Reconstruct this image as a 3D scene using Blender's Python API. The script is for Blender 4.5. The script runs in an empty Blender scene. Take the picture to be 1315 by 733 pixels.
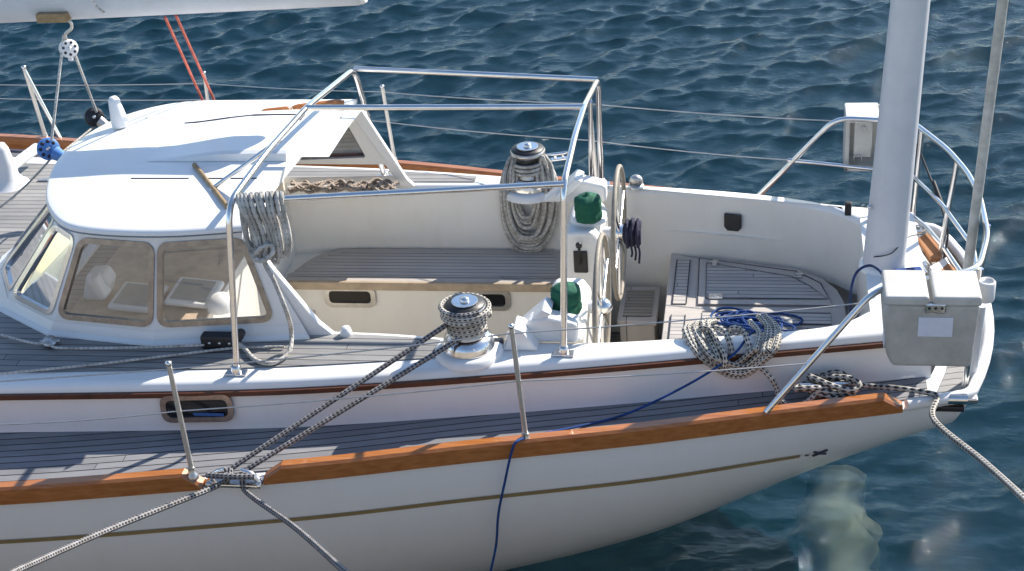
import bpy, bmesh, math, random
import numpy as np
from mathutils import Vector, Matrix
random.seed(7); rng=np.random.default_rng(11)
PI=math.pi
scene=bpy.context.scene
COL=scene.collection
# ------------------------------------------------------------------ camera survey
TH,PS,RO,FOC=math.radians(28.7),math.radians(-10.1),math.radians(-4.3),2043.0
CAM=np.array([0,-7.17,5.3])
fw=np.array([math.sin(PS)*math.cos(TH),math.cos(PS)*math.cos(TH),-math.sin(TH)])
_r=np.array([math.cos(PS),-math.sin(PS),0]);_u=np.cross(_r,fw)
RR=math.cos(RO)*_r+math.sin(RO)*_u;UU=-math.sin(RO)*_r+math.cos(RO)*_u
def P(px,py,x=None,y=None,z=None):
    """survey helper: where the sight line through a photo point meets a real plane"""
    d=fw+(px-657.5)/FOC*RR-(py-366.5)/FOC*UU
    if z is not None:s=(z-CAM[2])/d[2]
    elif y is not None:s=(y-CAM[1])/d[1]
    else:s=(x-CAM[0])/d[0]
    return Vector([float(q) for q in CAM+s*d])
def interp(tab):
    xs=np.array([a for a,b in tab],float);ys=np.array([b for a,b in tab],float)
    h=np.diff(xs);dl=np.diff(ys)/h;m=np.zeros(len(xs));m[0]=dl[0];m[-1]=dl[-1]
    for i in range(1,len(xs)-1):
        m[i]=0 if dl[i-1]*dl[i]<=0 else 2/(1/dl[i-1]+1/dl[i])
    def f(x):
        x=min(max(x,xs[0]),xs[-1]);i=min(int(np.searchsorted(xs,x,side='right'))-1,len(h)-1);i=max(i,0)
        t=(x-xs[i])/h[i]
        return float((2*t**3-3*t*t+1)*ys[i]+(t**3-2*t*t+t)*h[i]*m[i]+(-2*t**3+3*t*t)*ys[i+1]+(t**3-t*t)*h[i]*m[i+1])
    return f
# ------------------------------------------------------------------ materials
MATS={}
def newmat(name,col=(.8,.8,.8),rough=.4,metal=0,spec=.5,noise=0,nscale=8,bump=0,bscale=60,coat=0,col2=None):
    m=bpy.data.materials.new(name);m.use_nodes=True;nt=m.node_tree;b=nt.nodes['Principled BSDF']
    b.inputs['Base Color'].default_value=(*col,1);b.inputs['Roughness'].default_value=rough
    b.inputs['Metallic'].default_value=metal;b.inputs['Specular IOR Level'].default_value=spec
    b.inputs['Coat Weight'].default_value=coat
    tc=nt.nodes.new('ShaderNodeTexCoord')
    if noise or col2:
        n=nt.nodes.new('ShaderNodeTexNoise');n.inputs['Scale'].default_value=nscale;n.inputs['Detail'].default_value=6;n.inputs['Roughness'].default_value=.65
        nt.links.new(tc.outputs['Object'],n.inputs['Vector'])
        r=nt.nodes.new('ShaderNodeValToRGB');r.color_ramp.elements[0].position=.3;r.color_ramp.elements[1].position=.7
        c2=col2 or tuple(c*(1-noise) for c in col)
        r.color_ramp.elements[0].color=(*c2,1);r.color_ramp.elements[1].color=(*col,1)
        nt.links.new(n.outputs['Fac'],r.inputs['Fac']);nt.links.new(r.outputs['Color'],b.inputs['Base Color'])
        mr=nt.nodes.new('ShaderNodeMapRange');mr.inputs['To Min'].default_value=min(1,rough*1.35);mr.inputs['To Max'].default_value=rough*.8
        nt.links.new(n.outputs['Fac'],mr.inputs['Value']);nt.links.new(mr.outputs['Result'],b.inputs['Roughness'])
    if bump:
        n2=nt.nodes.new('ShaderNodeTexNoise');n2.inputs['Scale'].default_value=bscale;n2.inputs['Detail'].default_value=4
        nt.links.new(tc.outputs['Object'],n2.inputs['Vector'])
        bp=nt.nodes.new('ShaderNodeBump');bp.inputs['Strength'].default_value=bump;bp.inputs['Distance'].default_value=.01
        nt.links.new(n2.outputs['Fac'],bp.inputs['Height']);nt.links.new(bp.outputs['Normal'],b.inputs['Normal'])
    MATS[name]=m;return m
def gelcoat(name,col,rough,stain=(.62,.58,.50),amt=.45,sc=1.4):
    m=newmat(name,col,rough,coat=.15,bump=.07,bscale=3);nt=m.node_tree;b=nt.nodes['Principled BSDF']
    tc=nt.nodes.new('ShaderNodeTexCoord');mp=nt.nodes.new('ShaderNodeMapping');mp.inputs['Scale'].default_value=(1,1,.35)
    n=nt.nodes.new('ShaderNodeTexNoise');n.inputs['Scale'].default_value=sc*4;n.inputs['Detail'].default_value=9;n.inputs['Roughness'].default_value=.7
    nt.links.new(tc.outputs['Object'],mp.inputs['Vector']);nt.links.new(mp.outputs['Vector'],n.inputs['Vector'])
    r=nt.nodes.new('ShaderNodeValToRGB');r.color_ramp.elements[0].position=.45;r.color_ramp.elements[1].position=.85
    r.color_ramp.elements[0].color=(0,0,0,1);r.color_ramp.elements[1].color=(amt,amt,amt,1)
    mx=nt.nodes.new('ShaderNodeMix');mx.data_type='RGBA';mx.inputs['A'].default_value=(*col,1);mx.inputs['B'].default_value=(*stain,1)
    nt.links.new(n.outputs['Fac'],r.inputs['Fac']);nt.links.new(r.outputs['Color'],mx.inputs['Factor']);nt.links.new(mx.outputs['Result'],b.inputs['Base Color'])
    return m
gelcoat('gelcoat',(.80,.80,.79),.32,amt=.25)
gelcoat('cream_gelcoat',(.80,.78,.73),.4,(.62,.56,.45),.35)
gelcoat('hull_paint',(.78,.78,.78),.22,(.66,.64,.60),.3)
newmat('reflection_wedge_pale',(.46,.41,.38),.6,noise=.2)  # for the added wedge; pale tone imitates the bright water reflection
newmat('antifoul',(.05,.09,.10),.7,noise=.4,nscale=3)
newmat('gold_stripe',(.30,.22,.10),.4,noise=.25)
newmat('navy_mark',(.02,.02,.04),.5)
newmat('steel',(.80,.79,.78),.17,1,noise=.12,nscale=20)
newmat('satin_steel',(.80,.77,.72),.38,.85,noise=.15,nscale=25)
newmat('dull_steel',(.60,.59,.57),.33,1,noise=.25,nscale=30)
newmat('alu_white',(.58,.60,.64),.38,noise=.12,nscale=6)
newmat('grey_pole',(.58,.57,.52),.45,noise=.45,nscale=14)
newmat('black_plastic',(.018,.018,.02),.42,noise=.2)
newmat('dark_glass',(.01,.011,.013),.08)
newmat('white_plastic',(.76,.77,.78),.42,noise=.08)
newmat('box_plastic',(.52,.50,.45),.55,noise=.3,nscale=9,bump=.05,bscale=40)
newmat('box_lid',(.58,.565,.52),.5,noise=.25,nscale=9)
newmat('paper',(.72,.74,.82),.8,noise=.1,nscale=30)
newmat('green_cloth',(.006,.115,.065),.85,noise=.45,nscale=14,bump=.6,bscale=28)
newmat('navy_cloth',(.035,.035,.075),.9,noise=.6,nscale=40,bump=.8,bscale=90)
newmat('blue_plastic',(.10,.26,.62),.45,noise=.15)
newmat('leather_rim',(.33,.29,.23),.55,noise=.3,nscale=40)
newmat('bare_wood',(.36,.25,.13),.6,noise=.45,nscale=25)
newmat('nosing_wood',(.46,.36,.25),.55,noise=.3,nscale=12)
newmat('quay_stone',(.42,.37,.31),.85,noise=.35,nscale=2.5,bump=.6,bscale=6)
newmat('tan_cushion',(.40,.17,.06),.6,noise=.3,nscale=12,bump=.2)
newmat('brown_trim',(.11,.035,.016),.4,noise=.5,nscale=12)
newmat('frame_bronze',(.40,.36,.32),.35,.85,noise=.4,nscale=22)
newmat('interior_cream',(.80,.74,.62),.6,noise=.12)
newmat('interior_wood',(.60,.46,.34),.45,noise=.4,nscale=10)
newmat('grey_smoke',(.33,.34,.34),.2,noise=.2)
newmat('seabed_mat',(.0015,.030,.062),.9,noise=.4,nscale=1.5)
newmat('stove_blue',(.04,.12,.35),.5)
def varnish():
    m=newmat('varnished_teak',(.48,.18,.045),.25,coat=.6);nt=m.node_tree;b=nt.nodes['Principled BSDF']
    tc=nt.nodes.new('ShaderNodeTexCoord');mp=nt.nodes.new('ShaderNodeMapping');mp.inputs['Scale'].default_value=(.5,16,16)
    n=nt.nodes.new('ShaderNodeTexNoise');n.inputs['Scale'].default_value=4;n.inputs['Detail'].default_value=8
    nt.links.new(tc.outputs['Object'],mp.inputs['Vector']);nt.links.new(mp.outputs['Vector'],n.inputs['Vector'])
    r=nt.nodes.new('ShaderNodeValToRGB');cr=r.color_ramp;cr.elements[0].position=.3;cr.elements[0].color=(.30,.095,.02,1)
    cr.elements[1].position=.75;cr.elements[1].color=(.46,.18,.05,1)
    nt.links.new(n.outputs['Fac'],r.inputs['Fac'])
    n2=nt.nodes.new('ShaderNodeTexNoise');n2.inputs['Scale'].default_value=2.3;n2.inputs['Detail'].default_value=9;n2.inputs['Roughness'].default_value=.75
    nt.links.new(tc.outputs['Object'],n2.inputs['Vector'])
    r2=nt.nodes.new('ShaderNodeValToRGB');r2.color_ramp.elements[0].position=.70;r2.color_ramp.elements[1].position=.80
    mx=nt.nodes.new('ShaderNodeMix');mx.data_type='RGBA';mx.inputs['B'].default_value=(.50,.33,.18,1)
    nt.links.new(n2.outputs['Fac'],r2.inputs['Fac']);nt.links.new(r2.outputs['Color'],mx.inputs['Factor'])
    nt.links.new(r.outputs['Color'],mx.inputs['A']);nt.links.new(mx.outputs['Result'],b.inputs['Base Color'])
varnish()
def teak(name,base,dark,plank=.05,caulk=.1,dirn='v'):
    """planked teak: UV in metres, planks run along u"""
    m=newmat(name,base,.62);nt=m.node_tree;b=nt.nodes['Principled BSDF'];L=nt.links
    uv=nt.nodes.new('ShaderNodeUVMap');sp=nt.nodes.new('ShaderNodeSeparateXYZ');L.new(uv.outputs['UV'],sp.inputs['Vector'])
    def M(op,a,b_=None,c=None):
        n=nt.nodes.new('ShaderNodeMath');n.operation=op
        for i,v in enumerate((a,b_,c)):
            if v is None: continue
            if isinstance(v,(int,float)): n.inputs[i].default_value=v
            else: L.new(v,n.inputs[i])
        return n.outputs[0]
    v=M('DIVIDE',sp.outputs['Y'],plank);fl=M('FLOOR',v);fr=M('SUBTRACT',v,fl)
    c1=M('LESS_THAN',fr,caulk)
    wn=nt.nodes.new('ShaderNodeTexWhiteNoise');wn.noise_dimensions='1D';L.new(fl,wn.inputs['W'])
    uu=M('ADD',M('DIVIDE',sp.outputs['X'],2.9),M('MULTIPLY',wn.outputs['Value'],7.3));ufl=M('FLOOR',uu);ufr=M('SUBTRACT',uu,ufl)
    c2=M('LESS_THAN',ufr,.0012)
    ck=M('MAXIMUM',c1,c2)
    wn2=nt.nodes.new('ShaderNodeTexWhiteNoise');wn2.noise_dimensions='2D'
    cb=nt.nodes.new('ShaderNodeCombineXYZ');L.new(fl,cb.inputs[0]);L.new(ufl,cb.inputs[1]);L.new(cb.outputs[0],wn2.inputs['Vector'])
    mp=nt.nodes.new('ShaderNodeMapping');mp.inputs['Scale'].default_value=(3,60,1);L.new(uv.outputs['UV'],mp.inputs['Vector'])
    n=nt.nodes.new('ShaderNodeTexNoise');n.inputs['Scale'].default_value=2.5;n.inputs['Detail'].default_value=7;L.new(mp.outputs['Vector'],n.inputs['Vector'])
    n3=nt.nodes.new('ShaderNodeTexNoise');n3.inputs['Scale'].default_value=3.;n3.inputs['Detail'].default_value=5
    L.new(uv.outputs['UV'],n3.inputs['Vector'])
    f=M('ADD',M('MULTIPLY',wn2.outputs['Value'],.3),M('ADD',M('MULTIPLY',n.outputs['Fac'],.65),M('MULTIPLY',n3.outputs['Fac'],.5)))
    r=nt.nodes.new('ShaderNodeValToRGB');r.color_ramp.elements[0].position=.42;r.color_ramp.elements[1].position=1.0
    r.color_ramp.elements[0].color=(*dark,1);r.color_ramp.elements[1].color=(*base,1);L.new(f,r.inputs['Fac'])
    mx=nt.nodes.new('ShaderNodeMix');mx.data_type='RGBA';mx.inputs['B'].default_value=(.018,.018,.022,1)
    L.new(ck,mx.inputs['Factor']);L.new(r.outputs['Color'],mx.inputs['A']);L.new(mx.outputs['Result'],b.inputs['Base Color'])
    bp=nt.nodes.new('ShaderNodeBump');bp.inputs['Strength'].default_value=.5;bp.inputs['Distance'].default_value=.003
    h=M('SUBTRACT',n.outputs['Fac'],M('MULTIPLY',ck,1.5));L.new(h,bp.inputs['Height']);L.new(bp.outputs['Normal'],b.inputs['Normal'])
    return m
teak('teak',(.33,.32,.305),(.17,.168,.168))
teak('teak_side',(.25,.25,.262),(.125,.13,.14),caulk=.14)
teak('teak_fine',(.52,.49,.46),(.34,.32,.31),plank=.038,caulk=.11)
teak('teak_plain',(.50,.46,.42),(.33,.305,.285),plank=3,caulk=.0)
teak('teak_step',(.36,.32,.27),(.17,.15,.13),plank=.034,caulk=.12)
def rope_mat(name,base,fleck,n_around=5,pitch=.02,amt=.5,col3=None):
    """braided rope: UV u = turns round, v = metres along"""
    m=newmat(name,base,.85);nt=m.node_tree;b=nt.nodes['Principled BSDF'];L=nt.links
    uv=nt.nodes.new('ShaderNodeUVMap');sp=nt.nodes.new('ShaderNodeSeparateXYZ');L.new(uv.outputs['UV'],sp.inputs['Vector'])
    def M(op,a,b_=None):
        n=nt.nodes.new('ShaderNodeMath');n.operation=op
        for i,v in enumerate((a,b_)):
            if v is None: continue
            if isinstance(v,(int,float)): n.inputs[i].default_value=v
            else: L.new(v,n.inputs[i])
        return n.outputs[0]
    a=M('MULTIPLY',sp.outputs['X'],float(n_around));v=M('DIVIDE',sp.outputs['Y'],pitch)
    s1=M('SINE',M('MULTIPLY',M('ADD',a,v),2*PI));s2=M('SINE',M('MULTIPLY',M('SUBTRACT',a,v),2*PI))
    pr=M('MULTIPLY',s1,s2);fk=M('GREATER_THAN',pr,amt)
    mx=nt.nodes.new('ShaderNodeMix');mx.data_type='RGBA';mx.inputs['A'].default_value=(*base,1);mx.inputs['B'].default_value=(*fleck,1)
    tc=nt.nodes.new('ShaderNodeTexCoord');n=nt.nodes.new('ShaderNodeTexNoise');n.inputs['Scale'].default_value=18;L.new(tc.outputs['Object'],n.inputs['Vector'])
    mx2=nt.nodes.new('ShaderNodeMix');mx2.data_type='RGBA';mx2.blend_type='MULTIPLY';mx2.inputs['Factor'].default_value=1
    r=nt.nodes.new('ShaderNodeValToRGB');r.color_ramp.elements[0].position=.25;r.color_ramp.elements[0].color=(.55,.53,.50,1);r.color_ramp.elements[1].position=.7
    L.new(n.outputs['Fac'],r.inputs['Fac']);L.new(r.outputs['Color'],mx2.inputs['B'])
    L.new(fk,mx.inputs['Factor']);L.new(mx.outputs['Result'],mx2.inputs['A']);L.new(mx2.outputs['Result'],b.inputs['Base Color'])
    bp=nt.nodes.new('ShaderNodeBump');bp.inputs['Strength'].default_value=.8;bp.inputs['Distance'].default_value=.002;L.new(M('ABSOLUTE',pr),bp.inputs['Height'])
    L.new(bp.outputs['Normal'],b.inputs['Normal']);return m
rope_mat('rope_fleck',(.60,.57,.50),(.03,.03,.045),3,.045,.28)
rope_mat('rope_stern',(.55,.52,.47),(.03,.03,.04),2,.07,.1)
rope_mat('rope_mooring',(.34,.33,.33),(.02,.02,.03),3,.04,.15)
rope_mat('rope_grey',(.58,.56,.52),(.26,.26,.28),2,.06,.72)
rope_mat('rope_white',(.66,.64,.60),(.30,.30,.32),2,.05,.6)
rope_mat('rope_red',(.62,.10,.06),(.72,.40,.32),2,.03,.4)
rope_mat('rope_blue',(.008,.06,.26),(.015,.10,.36),2,.02,.4)
rope_mat('rope_navy',(.02,.05,.16),(.05,.08,.22),2,.02,.4)
rope_mat('rope_tan',(.45,.37,.30),(.28,.22,.20),2,.04,.4)
def glassmat(name,tint,fac):
    m=bpy.data.materials.new(name);m.use_nodes=True;nt=m.node_tree;nt.nodes.remove(nt.nodes['Principled BSDF'])
    o=nt.nodes['Material Output'];t=nt.nodes.new('ShaderNodeBsdfTransparent');t.inputs['Color'].default_value=(*tint,1)
    g=nt.nodes.new('ShaderNodeBsdfGlossy');g.inputs['Roughness'].default_value=.03;f=nt.nodes.new('ShaderNodeFresnel');f.inputs['IOR'].default_value=1.5
    a=nt.nodes.new('ShaderNodeMath');a.operation='ADD';a.inputs[1].default_value=fac
    mx=nt.nodes.new('ShaderNodeMixShader');nt.links.new(f.outputs[0],a.inputs[0]);nt.links.new(a.outputs[0],mx.inputs[0]);nt.links.new(t.outputs[0],mx.inputs[1]);nt.links.new(g.outputs[0],mx.inputs[2]);nt.links.new(mx.outputs[0],o.inputs['Surface'])
    MATS[name]=m
glassmat('window_glass',(.95,.94,.92),.11)
glassmat('far_glass',(.62,.66,.68),.05)
# ------------------------------------------------------------------ object helpers
class MB:
    def __init__(s): s.v=[];s.f=[];s.uv=[];s.sm=[]
    def add(s,vs,fs,uvs=None,smooth=False):
        o=len(s.v);s.v+= [tuple(v) for v in vs]
        for i,f in enumerate(fs):
            s.f.append([o+k for k in f]);s.sm.append(smooth)
            s.uv.append(uvs[i] if uvs else [(0,0)]*len(f))
    def build(s,name,mat,parent=None):
        me=bpy.data.meshes.new(name);me.from_pydata(s.v,[],s.f)
        uvl=me.uv_layers.new(name='UVMap')
        flat=[c for u in s.uv for p in u for c in p];uvl.data.foreach_set('uv',flat)
        me.polygons.foreach_set('use_smooth',s.sm);me.materials.append(MATS[mat]);me.update()
        o=bpy.data.objects.new(name,me);COL.objects.link(o)
        if parent: o.parent=parent
        return o
    # shapes
    def box(s,c,size,rot=None,bev=.006,seg=2):
        bm=bmesh.new();bmesh.ops.create_cube(bm,size=1);bmesh.ops.scale(bm,vec=size,verts=bm.verts)
        if bev: bmesh.ops.bevel(bm,geom=bm.edges,offset=min(bev,min(size)*.45),segments=seg,profile=.5,affect='EDGES')
        if rot is not None: bmesh.ops.rotate(bm,cent=(0,0,0),matrix=rot,verts=bm.verts)
        bmesh.ops.translate(bm,vec=c,verts=bm.verts)
        s.frombm(bm);return s
    def frombm(s,bm,smooth=False):
        bm.verts.index_update();vs=[v.co[:] for v in bm.verts]
        fs=[[v.index for v in f.verts] for f in bm.faces]
        uvs=[[(v.co.x,v.co.y) for v in f.verts] for f in bm.faces]
        s.add(vs,fs,uvs,smooth);bm.free()
    def prism(s,poly,ext,bev=.004,seg=2):
        """poly list of 3D points (planar), ext = extrusion vector"""
        bm=bmesh.new();vs=[bm.verts.new(p) for p in poly];f=bm.faces.new(vs)
        r=bmesh.ops.extrude_face_region(bm,geom=[f]);nv=[g for g in r['geom'] if isinstance(g,bmesh.types.BMVert)]
        bmesh.ops.translate(bm,vec=ext,verts=nv);bmesh.ops.recalc_face_normals(bm,faces=bm.faces)
        if bev: bmesh.ops.bevel(bm,geom=bm.edges,offset=bev,segments=seg,profile=.5,affect='EDGES')
        s.frombm(bm);return s
    def tube(s,pts,r,n=10,closed=False,cap=True,flat=1.0):
        pts=[Vector(p) for p in pts];N=len(pts);rs=r if isinstance(r,(list,tuple)) else [r]*N
        T=[]
        for i in range(N):
            a=pts[(i-1)%N] if (closed or i>0) else pts[i];b=pts[(i+1)%N] if (closed or i<N-1) else pts[i]
            t=(b-a);T.append(t.normalized() if t.length>1e-9 else Vector((0,0,1)))
        up=Vector((0,0,1)) if abs(T[0].z)<.9 else Vector((1,0,0))
        nrm=(up-T[0]*up.dot(T[0])).normalized();vs=[];L=0;Ls=[]
        for i in range(N):
            if i>0:
                nrm=(nrm-T[i]*nrm.dot(T[i]));nrm=nrm.normalized() if nrm.length>1e-6 else T[i].orthogonal().normalized();L+=(pts[i]-pts[i-1]).length
            Ls.append(L);bn=T[i].cross(nrm)
            for k in range(n):
                a=2*PI*k/n;vs.append(pts[i]+nrm*math.cos(a)*rs[i]+bn*math.sin(a)*rs[i]*flat)
        fs=[];uvs=[]
        M_=N if closed else N-1
        for i in range(M_):
            j=(i+1)%N;lj=Ls[j] if j>i else Ls[i]+(pts[0]-pts[i]).length
            for k in range(n):
                k2=(k+1)%n;fs.append([i*n+k,i*n+k2,j*n+k2,j*n+k]);u0,u1=k/n,(k+1)/n;uvs.append([(u0,Ls[i]),(u1,Ls[i]),(u1,lj),(u0,lj)])
        s.add(vs,fs,uvs,True)
        if cap and not closed:
            s.add([vs[k] for k in range(n)][::-1],[list(range(n))]);s.add([vs[(N-1)*n+k] for k in range(n)],[list(range(n))])
        return s
    def lathe(s,prof,c,axis=(0,0,1),n=28):
        ax=Vector(axis).normalized();a=ax.orthogonal().normalized();b=ax.cross(a);c=Vector(c);vs=[];fs=[];uvs=[]
        for (r,h) in prof:
            for k in range(n):
                t=2*PI*k/n;vs.append(c+ax*h+a*math.cos(t)*r+b*math.sin(t)*r)
        for i in range(len(prof)-1):
            for k in range(n):
                k2=(k+1)%n;fs.append([i*n+k,i*n+k2,(i+1)*n+k2,(i+1)*n+k]);uvs.append([(k/n,i*.02),((k+1)/n,i*.02),((k+1)/n,i*.02+.02),(k/n,i*.02+.02)])
        s.add(vs,fs,uvs,True)
        if prof[0][0]>1e-5: s.add(vs[:n][::-1],[list(range(n))])
        if prof[-1][0]>1e-5: s.add(vs[-n:],[list(range(n))])
        return s
    def grid(s,rows,uvf=None,smooth=True,flip=False):
        nr=len(rows);nc=len(rows[0]);vs=[Vector(p) for r in rows for p in r];fs=[];uvs=[]
        for i in range(nr-1):
            for j in range(nc-1):
                f=[i*nc+j,i*nc+j+1,(i+1)*nc+j+1,(i+1)*nc+j]
                if flip:f=f[::-1]
                fs.append(f);uvs.append([(uvf(k//nc,k%nc,vs[k]) if uvf else (vs[k].x,vs[k].y)) for k in f])
        s.add(vs,fs,uvs,smooth);return s
    def poly(s,pts,smooth=False):
        s.add(pts,[list(range(len(pts)))],[[(p[0],p[1]) for p in pts]],smooth);return s
def spline(pts,n=8,closed=False):
    pts=[Vector(p) for p in pts];N=len(pts);out=[]
    rng_=range(N) if closed else range(N-1)
    for i in rng_:
        p0=pts[(i-1)%N] if closed or i>0 else pts[0];p1=pts[i];p2=pts[(i+1)%N];p3=pts[(i+2)%N] if closed or i+2<N else pts[-1]
        for k in range(n):
            t=k/n;out.append(.5*((2*p1)+(p2-p0)*t+(2*p0-5*p1+4*p2-p3)*t*t+(3*p1-p0-3*p2+p3)*t**3))
    if not closed: out.append(pts[-1])
    return out
def fillet(pts,r=.08,n=6):
    pts=[Vector(p) for p in pts];out=[pts[0]]
    for i in range(1,len(pts)-1):
        a,b,c=pts[i-1],pts[i],pts[i+1];d1=(a-b);d2=(c-b);q=min(r,d1.length*.45,d2.length*.45);s1=b+d1.normalized()*q;s2=b+d2.normalized()*q
        for k in range(n+1):
            t=k/n;out.append(s1*(1-t)**2+b*2*t*(1-t)+s2*t*t)
    out.append(pts[-1]);return out
def sag(a,b,d,n=14):
    a,b=Vector(a),Vector(b);return [a.lerp(b,i/n)+Vector((0,0,-4*d*(i/n)*(1-i/n))) for i in range(n+1)]
def dens(pts,step=.03):
    out=[Vector(pts[0])]
    for a,b in zip(pts[:-1],pts[1:]):
        a,b=Vector(a),Vector(b);k=max(1,int((b-a).length/step))
        for i in range(1,k+1): out.append(a.lerp(b,i/k))
    return out
def tag(o,label=None,cat=None,group=None,kind=None):
    if label:o['label']=label
    if cat:o['category']=cat
    if group:o['group']=group
    if kind:o['kind']=kind
    return o
def empty(name,loc=(0,0,0)):
    o=bpy.data.objects.new(name,None);COL.objects.link(o);o.location=loc;o.empty_display_size=.1;return o
def lab(o,l): o['label']=l;return o
# ------------------------------------------------------------------ yacht lines
ZD=1.2;ZT=1.45;ZS=1.05
hb=interp([(-12.6,.03),(-11.5,.62),(-10,1.30),(-8.5,1.80),(-7,2.10),(-6,2.14),(-5,2.07),(-4.3,1.96),(-3.3,1.83),(-2.46,1.68),(-1.95,1.58),(-1.3,1.42),(-.6,1.26),(0,1.11),(.5,.98),(.95,.85)])
tb=interp([(-11.2,.05),(-10,.60),(-8,1.15),(-6.5,1.38),(-5,1.38),(-3.5,1.285),(-2.3,1.2),(-1.15,1.025),(.09,.78),(.53,.69),(.95,.60)])
ibn=interp([(-2.72,.68),(-2.2,.70),(-1.77,.72),(-1.3,.77),(-.9,.78),(-.27,.71),(.09,.65),(.38,.57),(.52,.44)])
ibf=interp([(-2.72,.90),(-2.1,.92),(-1.48,.92),(-.85,.90),(-.33,.84),(.1,.75),(.38,.64),(.52,.50)])
zb=interp([(-12.6,.6),(-11.5,.1),(-9,-.45),(-5,-.62),(-3,-.52),(-1.8,-.32),(-1.0,-.12),(-.4,.10),(.2,.36),(.6,.58),(.95,.80)])
def sst(a,b,x):
    t=min(max((x-a)/(b-a),0),1);return t*t*(3-2*t)
def hullpt(x,side,a):
    """a 0 gunwale .. 1 keel line"""
    th=a*PI/2;H=hb(x);z0=zb(x)
    y=H*math.cos(th)**1.12;z=ZD-(ZD-z0)*math.sin(th)**.98
    y+= .0
    w=sst(-.6,.95,x)
    xx=x+w*(.17*(1-(y/.85)**2)-(ZD-z)*.50)
    return Vector((xx,side*y,z))
yacht=tag(empty('sailing_yacht',(-4,0,0)),'white sailing yacht with weathered teak decks and a varnished toe rail, filling the photo','sailing yacht')
Y=yacht
def B(mb,name,mat,parent=None):
    o=mb.build(name,mat,parent or Y)
    if (parent is None): o.matrix_parent_inverse=Matrix.Translation((4,0,0))
    return o
def SUB(name,loc=(0,0,0)):
    o=empty(name,(0,0,0));o.parent=Y;o.matrix_parent_inverse=Matrix.Translation((4,0,0));return o
def xs(a,b,step=.12):
    n=max(2,int(abs(b-a)/step)+1);return [a+(b-a)*i/(n-1) for i in range(n)]
# hull
mb=MB();X=xs(-12.6,.95,.11)
A_=[0,.04,.1,.17,.25,.33,.42,.52,.62,.72,.82,.91,1]
for sd in(-1,1):
    mb.grid([[hullpt(x,sd,a) for a in A_] for x in X],flip=(sd==1))
tr=[hullpt(.95,-1,a) for a in A_]+[hullpt(.95,1,a) for a in A_[::-1][1:]]
c=Vector((.95+.1,0,.95));rows=[tr,[t.lerp(Vector((t.x*.3+.85*.7,0,t.z)),.5) for t in tr]]
# transom as horizontal strips
k=len(A_);rows=[]
for i in range(k):
    a=hullpt(.95,-1,A_[i]);b=hullpt(.95,1,A_[i]);row=[]
    for t in np.linspace(-1,1,13):
        y=a.y*-t*1.0;yy=abs(a.y)*t
        w=1;xx=.95+.17*(1-(yy/.85)**2)-(ZD-a.z)*.50;row.append(Vector((xx,yy,a.z)))
    rows.append(row)
mb.grid(rows)
hull=B(mb,'hull','hull_paint')
# bottom paint: boot area just outside the hull below water
mb=MB()
def hull_at_z(x,side,z,off=0):
    lo,hi=0,1
    for _ in range(30):
        m=(lo+hi)/2
        if hullpt(x,side,m).z>z: lo=m
        else: hi=m
    p=hullpt(x,side,lo);return p+Vector((0,side*off,-off*.3))
X2=xs(-12,-.7,.15)
for sd in(-1,1):
    mb.grid([[hull_at_z(x,sd,z,.006) for z in (.0,-.06,-.12,-.2,-.3)] for x in X2 if zb(x)<-.3 ],flip=sd==1)
B(mb,'bottom_paint','antifoul')
# stripe
for sd in(-1,1):
    mb=MB();mb.grid([[hull_at_z(x,sd,z,.004) for z in (.985,.962)] for x in xs(-12.3,.30,.1)],flip=sd==1)
    o=B(mb,'hull_stripe','gold_stripe')
    mb=MB()
    mb.grid([[hull_at_z(x,sd,z,.004) for z in (.985-.008,.962+.004)] for x in xs(.325,.345,.01)],flip=sd==1)
    # little arrow-tail flourish at the stripe's end
    for (x0,x1,za,zc) in ((.365,.40,.990,.972),(.365,.40,.957,.972),(.385,.43,.972,.990),(.385,.43,.972,.957)):
        p0,p1=hull_at_z(x0,sd,za,.006),hull_at_z(x1,sd,zc,.006);p0.x=x0+p0.x-hull_at_z(x0,sd,za).x;
        mb.tube([hull_at_z(x0,sd,za,.004),hull_at_z(x1,sd,zc,.004)],.006,6)
    B(mb,'stripe_emblem','navy_mark')
# toe rail
def railseg(x0,x1,side,z0=ZD-.012,z1=ZD+.085,inn=.05,out=.016,parent=None,name='toe_rail',mat='varnished_teak'):
    mb=MB();rows=[]
    for x in xs(x0,x1,.08):
        h=hb(x);w=sst(-.6,.95,x)*.17*(1-(h/.85)**2)
        e=min(1,(x-x0)/.07+.45,(x1-x)/.1+.35)
        zz=z0+(z1-z0)*e
        y1=h+out;y0=h-inn;c_=.012
        rows.append([Vector((x+w,side*y0,z0)),Vector((x+w,side*y0,zz-c_)),Vector((x+w,side*(y0+c_),zz)),Vector((x+w,side*(y1-c_),zz)),Vector((x+w,side*y1,zz-c_)),Vector((x+w,side*(y1+.002),z0+.01)),Vector((x+w,side*(y1-.012),z0))])
    mb.grid(rows,smooth=False,flip=side==1);mb.poly(rows[0]);mb.poly(rows[-1][::-1])
    return B(mb,name,mat,parent)
for sd in(-1,1):
    if sd==-1:
        railseg(-12.2,-2.44,sd);railseg(-2.17,.68,sd)
    else: railseg(-12.2,.68,sd)
# chocks in the rail gaps
def chock(x,side):
    mb=MB();h=hb(x)
    mb.box((x,side*(h-.015),ZD+.006),(.26,.075,.018),bev=.006)
    for k in(-1,1):
        mb.tube(fillet([(x+k*.115,side*(h-.015),ZD+.01),(x+k*.085,side*(h-.015),ZD+.055),(x+k*.035,side*(h-.015),ZD+.07)],.03),.013,8)
    return B(mb,'rail_chock','steel')
chock(-2.305,-1)
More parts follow.
